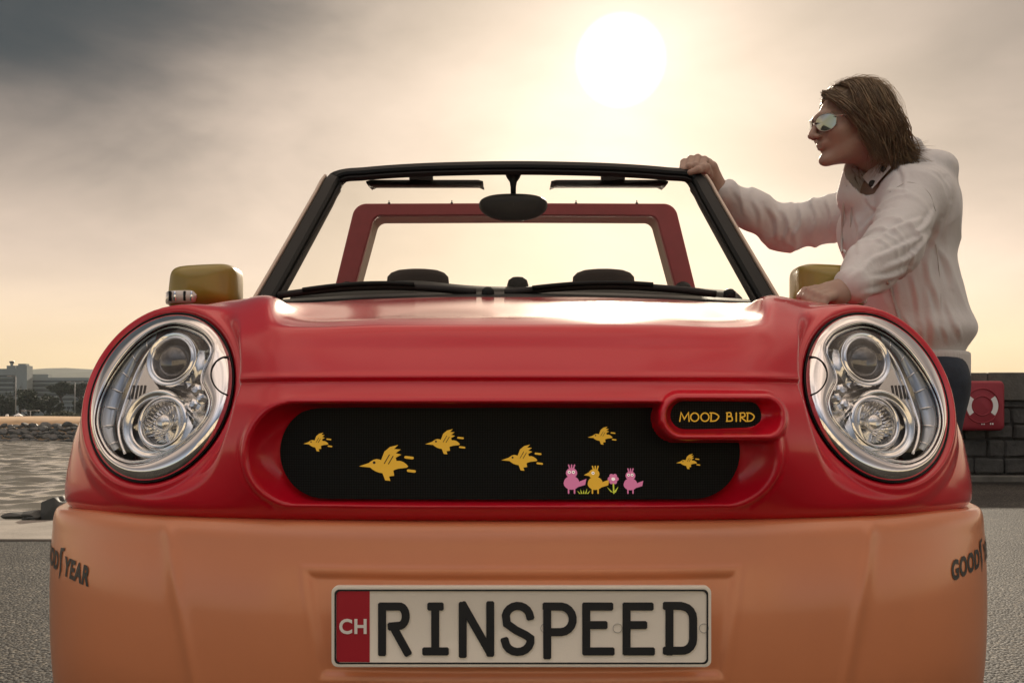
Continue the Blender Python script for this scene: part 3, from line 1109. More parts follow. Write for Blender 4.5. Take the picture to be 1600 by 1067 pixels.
def HL(px, py, h=0.0):
    """point of the left lamp at height h over its plane"""
    d = np.array([(px - 800) / F_PX, 1.0, (YH - py) / F_PX])
    t = np.dot(LC + ln_ * h - CAMC, ln_) / np.dot(d, ln_)
    return CAMC + d * t


lu = np.cross(np.array([0, 0, 1.0]), ln_)
lu /= np.linalg.norm(lu)
lv = np.cross(ln_, lu)
T4 = np.linspace(-math.pi, math.pi, 361)
out3 = np.array([HL(*lamp_px(t)) for t in T4]) - LC
oa, orr = np.arctan2(out3 @ lv, out3 @ lu), np.hypot(out3 @ lv, out3 @ lu)
od = np.argsort(oa)
oa, orr = oa[od], orr[od]


def lamp_e(P):
    """1 on the outline of the left lamp"""
    q = P - LC
    a, b = q @ lu, q @ lv
    return np.hypot(a, b) / np.interp(np.arctan2(b, a), oa, orr, period=2 * math.pi), q @ ln_


def seat(S):
    e, h = lamp_e(S)
    ok = (S[..., 1] < 2.25) & (np.abs(h) < 0.22)
    w = (1 - ss(1.09, 1.34, e)) * ok * (1 - ss(.07, .13, np.abs(h)))
    # a soft raised lip round the lamp, then the pit in which the lamp sits
    ht = 0.006 * np.exp(-((e - 1.075) / 0.045) ** 2) - 0.075 * (1 - ss(0.92, 1.012, e)) - 0.004
    dh = (ht - h) * w
    return S + dh[..., None] * ln_


def rbox(x, z, cx, cz, hx, hz, r):
    dx, dz = np.abs(x - cx) - (hx - r), np.abs(z - cz) - (hz - r)
    return np.hypot(np.maximum(dx, 0), np.maximum(dz, 0)) + np.minimum(np.maximum(dx, dz), 0) - r


GO = (-.013, .7005, .380, .0735, .0735)      # mouth of the screen recess
GI = (-.0148, .702, .332, .0615, .0615)      # screen
PO = (.2885, .7535, .0925, .0315, .0310)     # frame of the small screen
PI_ = (.282, .7555, .0645, .0180, .0180)     # small screen
GD = 0.060


def face_disp(x, y, z):
    """how far the nose skin is pushed back (+) or forward (-)"""
    do, di = rbox(x, z, *GO), rbox(x, z, *GI)
    w = np.clip(-do / np.maximum(-do + np.maximum(di, 0) + 1e-6, 1e-6), 0, 1)
    g = GD * (1 - (1 - w) ** 1.7) * (do < 0)
    low = ss(.76, .70, z)
    # raised bead with a fine groove outside it, stronger below
    g = g - (0.0045 * low + .001) * np.exp(-((do - 0.006) / 0.0042) ** 2) + 0.0035 * low * np.exp(-((do - 0.0145) / 0.0022) ** 2)
    # crease across the nose above the screen
    zc = .806 + 0.0 * x
    cw = ss(.455, .40, np.abs(x))
    g = g + cw * (0.006 * ss(zc + .004, zc - .003, z) * ss(.765, .80, z)) - cw * .002 * np.exp(-((z - zc - .006) / .004) ** 2)
    # frame of the small screen stands proud
    dp, dpi = rbox(x, z, *PO), rbox(x, z, *PI_)
    wp = np.clip(-(dp + 0.006) / np.maximum(-(dp + 0.006) + np.maximum(dpi, 0) + 1e-6, 1e-6), 0, 1) * (dp < -.006)
    inner = -0.010 + 0.036 * (1 - (1 - wp) ** 1.6)
    k = ss(0.0065, -0.0005, dp)
    g = g * (1 - k) + inner * k
    return g


front = (S0[..., 2] < .86) & (S0[..., 1] < 1.75)
gd = face_disp(S0[..., 0], S0[..., 1], S0[..., 2]) * front * (np.arange(NR) >= 9)[:, None]
S = S0.copy()
S[..., 1] += gd
S = seat(S)
mir = S.copy()
mir[..., 0] *= -1
mir = seat(mir)
mir[..., 0] *= -1
S = mir
body = obj('nose_body', S.reshape(-1, 3), grid_faces(NR, NC), M['red'], car)
tag(body, 'matt red nose and bonnet with a wide recess')

# ---- lower bumper
bplan = [(0, 1.425), (.2, 1.43), (.36, 1.452), (.47, 1.483), (.58, 1.530), (.70, 1.612), (.787, 1.722), (.832, 1.85), (.848, 2.02), (.852, 2.7)]
brow = []
for dz, dy, sx in ((.600, .13, .93), (.603, .070, .982), (.6005, .046, .996), (.592, .037, 1.0), (.56, .025, 1.001), (.47, .006, 1.002), (.38, .002, 1.0), (.30, .012, .995), (.24, .03, .985), (.20, .08, .96)):
    brow.append([(x * sx, y + dy * (1 if i < 6 else .5), dz - (.004 if i > 5 else 0) * (dz > .58)) for i, (x, y) in enumerate(bplan)])
bh = np.array(brow)
bl = bh[:, :0:-1].copy()
bl[..., 0] *= -1
bnet = np.concatenate([bl, bh], 1)
cs2 = [50, 44, 36, 36, 30, 28, 24, 14, 8]
B = net_eval(bnet, [4, 6, 8, 12, 34, 34, 20, 10, 6], cs2[::-1] + cs2)
BR, BC = B.shape[:2]
bx, by, bz = B[..., 0], B[..., 1], B[..., 2]
B0 = B.copy()
# flanks set back behind two slanting creases
xe = .531 - (.5985 - bz) * .26
stp = -.0036 * np.exp(-((np.abs(bx) - xe) / .011) ** 2) * ss(.606, .575, bz) + .004 * ss(xe - .02, xe + .03, np.abs(bx)) * ss(1.75, 1.6, by)
# shallow pan for the plate
hw = .306 - (.533 - bz) * .16
dpan = np.maximum(np.abs(bx - .003) - hw, np.maximum(bz - .5325, .388 - bz))
pan = .0045 * ss(.001, -.010, dpan) - .001 * np.exp(-((dpan - .006) / .004) ** 2)
B[..., 1] += (stp * (by < 1.72) + pan * (by < 1.6)) * (np.arange(BR) >= 8)[:, None]
bumper = obj('bumper', B.reshape(-1, 3), grid_faces(BR, BC), M['orange'], car)
tag(bumper, 'orange lower bumper with plate pan')
bkd = KDTree(BR * BC)
bf = B.reshape(-1, 3)
for i in range(BR * BC):
    bkd.insert((bf[i, 0], bf[i, 1], bf[i, 2]), i)
bkd.balance()
# black strip standing in for the shade in the gap between nose and bumper
gl_, gu = [], []
for (x, y) in [(-a, b) for a, b in bplan[:0:-1]] + bplan:
    gl_.append((x * .95, y + .095, .57))
    gu.append((x * .95, y + .095, .612))
MB().loops([smooth_line(gl_, 80), smooth_line(gu, 80)], closed=False).build('gap_shade', M['rubber'], car)

# ---- flanks and tail behind the part in view
mb = MB()
sec = [(.852, .24), (.858, .42), (.852, .595)]
for sgn in (-1, 1):
    L1 = [[(sgn * x, y, z) for (x, z) in sec] for y in (2.7, 3.3, 4.2, 4.6)]
    o = MB().loops(L1, closed=False).build('side_sill', M['orange'], car)
    sec2 = [(.833, .60), (.83, .70), (.82, .82), (.79, .93), (.755, .985), (.715, 1.005), (.66, 1.0), (.65, .6)]
    L2 = [[(sgn * x, y, z) for (x, z) in sec2] for y in (2.7, 3.2, 3.9, 4.5)]
    MB().loops(L2, closed=False).build('door_panel', M['red'], car)
MB().bbox((-.84, 4.45, .3), (.84, 4.75, .62), .04).build('rear_bumper', M['orange'], car)
MB().bbox((-.80, 4.42, .621), (.80, 4.70, 1.0), .05).build('tailgate', M['red'], car)
MB().box((-.65, 2.75, .26), (.65, 4.42, .30)).build('floor_pan', M['rubber'], car)
for sx in (-.74, .74):
    for y in (2.25, 4.05):
        w = MB().lathe((sx, y, .30), (1 if sx > 0 else -1, 0, 0), [(.0, -.08), (.19, -.08), (.27, -.09), (.30, -.07), (.30, .06), (.28, .085), (.2, .08), (.19, .06)], 40).build('tyre', M['rubber'], car, auto=40)
        MB().lathe((sx, y, .30), (1 if sx > 0 else -1, 0, 0), [(.19, .06), (.17, .03), (.05, .04), (.0, .05)], 40).build('rim', M['satin'], w, auto=40)


# ---- display screens
def pill(cx, cz, hx, hz, r, n=20):
    pts = []
    for (sx, sz, a0) in ((1, 1, 0), (-1, 1, 90), (-1, -1, 180), (1, -1, 270)):
        for k in range(n + 1):
            a = R(a0 + 90 * k / n)
            pts.append((cx + sx * (hx - r) + r * math.cos(a), cz + sz * (hz - r) + r * math.sin(a)))
    return np.array(pts)


def screen(name, C, yf, mat_):
    """slightly bowed pill-shaped screen built of upright strips"""
    cx, cz, hx, hz, r = C
    xs = np.concatenate([cx - hx + r * (1 - np.cos(np.linspace(0, math.pi / 2, 18))), np.linspace(cx - hx + r, cx + hx - r, 30)[1:-1], (cx + hx - r * (1 - np.cos(np.linspace(0, math.pi / 2, 18))))[::-1]])
    v = []
    for x in xs:
        ex = max(abs(x - cx) - (hx - r), 0)
        hh = hz - r + math.sqrt(max(r * r - ex * ex, 1e-9))
        for s_ in (-1, 1):
            v.append((x, yf(x), cz + s_ * hh))
    f = [(2 * i, 2 * i + 2, 2 * i + 3, 2 * i + 1) for i in range(len(xs) - 1)]
    return obj(name, v, f, mat_, car)


def gy(x):
    return front_y(x, .70) + GD - .004


GX = np.linspace(-.36, .36, 60)
GYp = np.polyfit(GX, [gy(x) for x in GX], 4)
gyf = lambda x: float(np.polyval(GYp, x))
scr = screen('display_screen', (GI[0], GI[1], GI[2] + .006, GI[3] + .006, GI[4] + .006), gyf, M['led'])
tag(scr, 'dark dotted display screen with yellow and pink birds')
pyp = np.polyfit(np.linspace(.2, .38, 20), [front_y(x, .755) + .026 - .004 for x in np.linspace(.2, .38, 20)], 2)
pyf = lambda x: float(np.polyval(pyp, x))
scr2 = screen('name_screen', (PI_[0], PI_[1], PI_[2] + .003, PI_[3] + .003, PI_[4] + .003), pyf, M['led'])


def shape_on(name, polys, parent, mat_, yf, lift=.0012):
    """flat shapes shown on a screen: list of outlines in (x, z)"""
    m_ = MB()
    for k, p in enumerate(polys):
        l2 = lift + .00012 * k
        m_.prism([tuple(q) for q in p], lambda a, b: (a, yf(a) - l2, b), lambda a, b: (a, yf(a) - .0001, b))
    return m_.build(name, mat_, parent, smooth=False)


def ellipse(cx, cz, a, b, n=20, rot=0):
    t = np.linspace(0, 2 * math.pi, n, endpoint=False)
    c, s_ = math.cos(rot), math.sin(rot)
    return np.stack([cx + a * np.cos(t) * c - b * np.sin(t) * s_, cz + a * np.cos(t) * s_ + b * np.sin(t) * c], 1)[::1]


def ribbon(pts, w, cap=True, n=6):
    """outline of a stroke of even width"""
    P = np.asarray(pts, float)
    T = np.diff(P, axis=0)
    T /= np.linalg.norm(T, axis=1, keepdims=True) + 1e-12
    N = np.stack([-T[:, 1], T[:, 0]], 1)
    up, dn = [], []
    for i in range(len(P)):
        if i == 0:
            m_ = N[0]
        elif i == len(P) - 1:
            m_ = N[-1]
        else:
            m_ = N[i - 1] + N[i]
            m_ = m_ / max(np.dot(m_, N[i]), .35)
        up.append(P[i] + m_ * w / 2)
        dn.append(P[i] - m_ * w / 2)
    out = list(dn)
    if cap == 'soft':
        out += [P[-1] + T[-1] * w * a_ + N[-1] * w * b_ for a_, b_ in ((.32, -.5), (.5, -.34), (.5, .34), (.32, .5))]
    elif cap:
        a0 = math.atan2(T[-1][1], T[-1][0])
        out += [P[-1] + w / 2 * np.array([math.cos(a0 + a), math.sin(a0 + a)]) for a in np.linspace(-math.pi / 2, math.pi / 2, n)[1:-1]]
    out += up[::-1]
    if cap == 'soft':
        out += [P[0] - T[0] * w * a_ + N[0] * w * b_ for a_, b_ in ((.32, .5), (.5, .34), (.5, -.34), (.32, -.5))]
    elif cap:
        a0 = math.atan2(-T[0][1], -T[0][0])
        out += [P[0] + w / 2 * np.array([math.cos(a0 + a), math.sin(a0 + a)]) for a in np.linspace(-math.pi / 2, math.pi / 2, n)[1:-1]]
    return np.array(out)


def on_screen(px, py, yv=None):
    """screen x, z for a spot of the view"""
    y = 1.487
    for _ in range(4):
        p = pc(px, py, y)
        y = (yv or gyf)(p[0])
    p = pc(px, py, y)
    return p[0], p[2]


# plain flying birds, beak to the left
def flying(px, py, wpx):
    cx, cz = on_screen(px, py)
    s_ = wpx / 1600 * 1.487 / 2.0
    bodyp = smooth_line([(-.62, .02), (-.35, .22), (.1, .12), (.75, .12), (.95, -.06), (.5, -.16), (.1, -.32), (-.35, -.24)], 26, True)
    wing = np.array([(-.15, .08), (.02, .52), (.24, .70), (.56, .78), (.40, .62), (.66, .60), (.46, .46), (.68, .40), (.46, .28), (.52, .05)])
    wing2 = np.array([(-.1, -.2), (.05, -.6), (.25, -.62), (.2, -.45), (.4, -.42), (.35, -.12)])
    beak = np.array([(-.98, -.06), (-.55, -.10), (-.52, .10)])
    tails = [ribbon([(.85, .30), (1.12, .27)], .10), ribbon([(.95, -.22), (1.2, -.25)], .10)]
    P = [q * s_ + (cx, cz) for q in [bodyp, wing[::-1], wing2, beak] + tails]
    shape_on('bird', P, scr, M['amber'], gyf)
    shape_on('eye', [ellipse(-.38, .09, .055, .055, 10) * s_ + (cx, cz)], scr, M['ink'], gyf, .0026)
    shape_on('feather_line', [ribbon([(.02, .06), (.22, .40)], .03) * s_ + (cx, cz), ribbon([(.18, .04), (.36, .34)], .03) * s_ + (cx, cz)], scr, M['ink'], gyf, .0026)


for a in ((494, 692, 42), (600, 726, 80), (692, 692, 56), (812, 717, 58), (938, 682, 40), (1073, 722, 34)):
    flying(*a)


def standing(px, py, hpx, mat_, side):
    """plain standing bird seen from the front, feet at px, py"""
    cx, cz = on_screen(px, py)
    s_ = hpx / 1600 * 1.487
    f_ = -1 if side else 1
    bodyp = smooth_line([(-.26, .30), (-.20, .52), (0, .60), (.2, .52), (.27, .30), (.12, .16), (-.12, .16)], 24, True)
    head = ellipse(-.04 * side, .70, .19, .17)
    tail = np.array([(.20, .22), (.46, .30), (.50, .50), (.28, .42)])
    legs = [ribbon([(-.1, .18), (-.1, .02)], .05), ribbon([(.1, .18), (.1, .02)], .05)]
    tuft = [ribbon([(dx * .6, .84), (dx, .97)], .045) for dx in (-.1, 0, .1)]
    P = [bodyp, head, tail] + legs + tuft
    if side:
        P.append(np.array([(-.40, .66), (-.18, .62), (-.18, .78)]))
    o_ = shape_on('bird', [q * s_ + (cx, cz) for q in P], scr, mat_, gyf)
    eyes = [ellipse(-.08, .73, .055, .055, 12), ellipse(.06, .73, .055, .055, 12)]
    shape_on('eye', [q * s_ + (cx, cz) for q in eyes[:1 if side else 2]], scr, M['ledwhite'], gyf, .0024)
    pup = [ellipse(-.08, .73, .022, .022, 8), ellipse(.06, .73, .022, .022, 8)]
    shape_on('pupil', [q * s_ + (cx, cz) for q in pup[:1 if side else 2]], scr, M['ink'], gyf, .0034)


standing(893, 771, 46, M['pink'], 0)
standing(930, 771, 44, M['amber'], 1)
standing(985, 771, 40, M['pink'], 0)
fx, fz = on_screen(958, 748)
k = 1.487 / 1600
shape_on('flower_stem', [ribbon([(fx, fz), (fx + k, fz - 22 * k)], 2.2 * k), np.array([(0, -21), (-10, -12), (-4, -20)]) * k + (fx, fz), np.array([(0, -21), (8, -12), (4, -21)])[::-1] * k + (fx, fz)], scr, M['green'], gyf)
shape_on('flower', [ellipse(fx + 5.5 * k * math.cos(a), fz + 5.5 * k * math.sin(a), 3.2 * k, 3.2 * k, 10) for a in np.arange(6) * math.pi / 3], scr, M['pink'], gyf)
shape_on('flower_eye', [ellipse(fx, fz, 3 * k, 2.6 * k, 10)], scr, M['ledwhite'], gyf, .003)
gx_, gz_ = on_screen(912, 771)
shape_on('grass_tuft', [np.array([(dx - 1.2, 0), (dx + 1.2, 0), (dx * 1.7, hh)]) * k + (gx_, gz_) for dx, hh in ((-6, 5), (-3, 7), (0, 6), (3, 8), (6, 5))], scr, M['green'], gyf)

# hand-drawn name on the small screen
GLY = {
    'M': [[(0, 0), (.12, 1), (.42, .25), (.8, 1.0), (.86, 0)]],
    'O': [[(.42 + .42 * math.cos(t), .48 + .48 * math.sin(t)) for t in np.linspace(1.7, 1.7 + 2 * math.pi, 22)]],
    'D': [[(.08, .95), (.05, 0)], [(-.05, .97), (.45, .92), (.86, .55), (.6, .12), (.0, .0)]],
    'B': [[(.08, .95), (.05, 0)], [(0, .97), (.5, .95), (.55, .68), (.1, .55)], [(.1, .55), (.62, .5), (.68, .14), (.0, .0)]],
    'I': [[(.06, .97), (.04, 0)]],
    'R': [[(.06, .95), (.04, 0)], [(0, .95), (.5, .92), (.55, .62), (.08, .48)], [(.12, .48), (.66, 0)]],
}
lay = [('M', 1062, 17), ('O', 1079, 15), ('O', 1095, 15), ('D', 1110, 15), ('B', 1135, 13), ('I', 1150, 5), ('R', 1156, 14), ('D', 1167, 13)]
for ch, x0, w_ in lay:
    polys = []
    for st in GLY[ch]:
        q = [on_screen(x0 + a * w_, 658 - b * 13.5, pyf) for a, b in st]
        if len(q) > 3 and ch != 'M':
            q = smooth_line(q, 20)
        polys.append(ribbon(q, 1.9 * 1.47 / 1600))
    shape_on('letter', polys, scr2, M['amber'], pyf)

# ---- number plate
PY = 1.404
plate = MB()
o1, o2, o3 = pill(.0018, .466, .2605, .0555, .009, 6), pill(.0018, .466, .2575, .0525, .007, 6), pill(.0018, .466, .2535, .0485, .006, 6)
back = [(x, PY + .012, z) for x, z in o1]
plate.loops([back, [(x, PY + .001, z) for x, z in o1], [(x, PY, z) for x, z in o2], [(x, PY + .0015, z) for x, z in o3]][::-1])
n_ = len(o1)
plate.f.append(tuple(range(n_))[::-1])
pl = plate.build('number_plate', M['plate'], car, auto=40)
tag(pl, 'white number plate reading RINSPEED with red CH field')
MB().loops([[(x, PY - .0004, z) for x, z in pill(.0018, .466, .2562, .0512, .0066, 6)], [(x, PY - .0004, z) for x, z in pill(.0018, .466, .2538, .0488, .006, 6)]][::-1]).build('plate_border', M['ink'], pl, smooth=False)


def flat_shape(name, polys, y, parent, mat_, th=.001):
    m_ = MB()
    for k_, p in enumerate(polys):
        yy = y - .0001 * k_
        m_.prism([tuple(q) for q in p], lambda a, b: (a, yy, b), lambda a, b: (a, yy + th, b))
    return m_.build(name, mat_, parent, smooth=False)


def pz(px, py):
    p = pc(px, py, PY)
    return p[0], p[2]


def rect_px(x0, y0, x1, y1):
    a, b = pz(x0, y1), pz(x1, y0)
    return np.array([(a[0], a[1]), (b[0], a[1]), (b[0], b[1]), (a[0], b[1])])


flat_shape('country_field', [rect_px(525.5, 922, 577.5, 1034)], PY + .0008, pl, M['plate_red'], .0006)


def text_polys(body, size, bold=0.0, shear=0.0):
    cu = bpy.data.curves.new('lettering', 'FONT')
    cu.body = body
    cu.size = size
    cu.offset = bold
    cu.shear = shear
    cu.resolution_u = 4
    cu.space_character = 1.1
    o = bpy.data.objects.new('lettering', cu)
    col.objects.link(o)
    dg = bpy.context.evaluated_depsgraph_get()
    me = bpy.data.meshes.new_from_object(o.evaluated_get(dg))
    v = np.array([p.co[:] for p in me.vertices])
    f = [tuple(p.vertices) for p in me.polygons]
    bpy.data.objects.remove(o)
    return v, f


v, f = text_polys('CH', 1.0, .03)
v[:, 0] -= v[:, 0].min()
v[:, :2] *= np.array([43 / v[:, 0].max(), 24 / (v[:, 1].max() - v[:, 1].min())])
v[:, 1] -= v[:, 1].min()
obj('country_code', [(*(lambda q: (q[0], PY - .0006, q[1]))(pz(530 + a, 990 - b)),) for a, b, _ in v], f, M['white'], pl, smooth=False)

SW = 12.5                                    # stroke width of the plate letters, in 1/1135 m


def arc(cx, cy, rx, ry, a0, a1, n=10):
    return [(cx + rx * math.cos(R(a)), cy - ry * math.sin(R(a))) for a in np.linspace(a0, a1, n)]


T_, Bm, Md = 947, 1017, 982
plate_letters = [
    ('R', [[(597, 1018), (597, 948)], [(597, 947), (622, 947)] + arc(624, 962, 10, 15, 80, -80) + [(612, 978)], [(615, 980), (636, 1018)]]),
    ('I', [[(680, T_), (680, Bm)], [(674, T_), (687, T_)], [(666, Bm), (695, Bm)]]),
    ('N', [[(723, 1021), (723, 946)], [(724, 946), (765, 1018)], [(766, 1019), (766, 945)]]),
    ('S', [[(828, 962)] + arc(809, 964, 19, 18, 20, 170, 9) + [(792, 974), (806, 984), (822, 992)] + arc(809, 1000, 20, 18, 10, -175, 10)]),
    ('P', [[(855, 1023), (855, 948)], [(854, T_), (872, T_)] + arc(876, 967, 19, 20, 85, -88) + [(860, 987)]]),
    ('E', [[(916, T_), (916, Bm)], [(916, T_), (952, T_)], [(916, 976), (943, 976)], [(916, Bm), (954, Bm)]]),
    ('E', [[(979, T_), (979, Bm)], [(979, T_), (1015, T_)], [(979, 976), (1005, 976)], [(979, Bm), (1017, Bm)]]),
    ('D', [[(1046, T_), (1046, Bm)], [(1042, T_ - 1), (1064, T_ - 1)] + arc(1066, 966, 17, 19, 80, 0, 5) + arc(1066, 998, 17, 18, 0, -80, 5) + [(1064, Bm - 1), (1042, Bm - 1)]]),
]
for ch, strokes in plate_letters:
    polys = []
    for st in strokes:
        polys.append(ribbon([pz(a, b) for a, b in st], SW * PY / 1600, cap='soft'))
    flat_shape('letter', polys, PY - .0004, pl, M['ink'], .0016)
for sx in (852, 965, 1100):                   # faint round stamps on the plate film
    MB().lathe((pz(sx, 981)[0], PY + .0006, pz(sx, 981)[1]), (0, -1, 0), [(.0066, 0), (.0066, .0005), (.0058, .0005), (.0058, 0)], 24).build('film_stamp', mat('faint_stamp', (.45, .46, .44), .5) if sx == 852 else bpy.data.materials['faint_stamp'], pl)


# ---- tyre maker's name on both corners of the bumper, wrapping round the side
def wrap_text(body, px_anchor, py_mid, hpx, side, gap=.0, verts=None):
    """side -1: the word ends at the anchor (left corner); +1: it starts there (right corner)"""
    zc = CAM_Z + (YH - py_mid) / F_PX * 1.72
    ri = int(np.argmin(np.abs(B0[:, BC // 2, 2] - zc)))
    line = B[ri]
    s_ = np.concatenate([[0], np.cumsum(np.linalg.norm(np.diff(line[:, :2], axis=0), axis=1))])
    px, _ = proj(line)
    ia = np.argmin(np.abs(px - px_anchor) + (line[:, 1] > 1.80) * 1e4)
    if verts is None:
        v, f = text_polys(body, 1.0, .042, .12)
    else:
        v, f = np.array([(a, b, 0) for a, b in verts], float), [tuple(range(len(verts)))]
    hgt = hpx / F_PX * 1.70
    v[:, :2] *= np.array([hgt / .72 * .86, hgt / .72])
    wid = v[:, 0].max() - v[:, 0].min()
    v[:, 0] += s_[ia] + (gap - v[:, 0].min() if side > 0 else -gap - v[:, 0].max())
    out = []
    tang = np.gradient(line[:, :2], axis=0)
    fr_c = np.interp(v[:, 0], s_, np.arange(BC))             # column of the skin, then the row for each height
    zcol = B0[:, BC // 2, 2]
    r_lo = int(np.argmax(zcol[8:] < zcol[8:].max())) + 8
    for (a, b, _), cc_i in zip(v, fr_c):
        rise = .10 * (a - s_[ia]) * (-1 if side < 0 else 1)
        z = zc + b - hgt * .5 + rise
        k0 = min(int(cc_i), BC - 2)
        t_ = cc_i - k0
        colp = B[:, k0] * (1 - t_) + B[:, k0 + 1] * t_
        zz_ = colp[r_lo:, 2][::-1]
        x, y = np.interp(z, zz_, colp[r_lo:, 0][::-1]), np.interp(z, zz_, colp[r_lo:, 1][::-1])
        d_ = (B[ri, k0 + 1] - B[ri, k0])[:2]
        d_ /= np.linalg.norm(d_)
        out.append((x + d_[1] * .0012, y - d_[0] * .0012, z))
    obj('word' if verts is None else 'winged_shoe', out, f, M['ink'], bumper, smooth=False)
    return gap + wid + .004


SHOE = [(0, .62), (.10, .95), (.62, 1.02), (.55, .88), (.34, .86), (.30, .45), (.36, .10), (.16, -.30), (.10, -.28), (.16, .08), (.10, .50)]
g_ = wrap_text('YEAR', 140, 883, 27, -1)
g_ = wrap_text('', 140, 883, 27, -1, g_, SHOE)
wrap_text('GOOD', 140, 883, 27, -1, g_)
g_ = wrap_text('GOOD', 1485, 876, 27, 1)
g_ = wrap_text('', 1485, 876, 27, 1, g_, SHOE)
wrap_text('YEAR', 1485, 876, 27, 1, g_)


# ---- headlights (the left one of the view is written, the other mirrored)
def cr(cx, cy):
    """spot of the close-up of the lamp -> spot of the view"""
    return 80 + .3187 * cx, 460 + .3187 * cy


inner_out = np.array([cr(*q) for q in [(600, 147), (690, 165), (760, 205), (793, 265), (775, 320), (748, 375), (742, 425), (765, 470), (783, 520), (775, 575), (725, 655), (640, 735), (540, 795), (450, 828), (370, 830), (295, 795), (243, 725), (216, 640), (226, 545), (268, 440), (335, 335), (425, 235), (515, 172)]])
NL = 96
inn = smooth_line(inner_out, NL, True)
cen = np.array(HC)


def resamp_angle(loop, n=NL):
    """loop points sorted by angle round the lamp's middle"""
    d = loop - cen
    a = np.unwrap(np.arctan2(d[:, 1], d[:, 0]))
    r = np.hypot(d[:, 0], d[:, 1])
    od_ = np.argsort(np.arctan2(d[:, 1], d[:, 0]))
    aa = np.arctan2(d[:, 1], d[:, 0])[od_]
    t = np.linspace(-math.pi, math.pi, n, endpoint=False)
    rr = np.interp(t, aa, r[od_], period=2 * math.pi)
    return cen + np.stack([rr * np.cos(t), rr * np.sin(t)], 1)


dense_out = np.array([lamp_px(t, .985) for t in np.linspace(0, 2 * math.pi, 720, endpoint=False)])
out_l = resamp_angle(dense_out)
out_l0 = resamp_angle(np.array([lamp_px(t, 1.0) for t in np.linspace(0, 2 * math.pi, 720, endpoint=False)]))
inn_l = resamp_angle(smooth_line(inner_out, 720, True))


def lift(loop, h):
    return [HL(q[0], q[1], h) for q in loop]


def mirror_v(vs_):
    a = np.asarray(vs_, float).copy()
    a[:, 0] *= -1
    return a


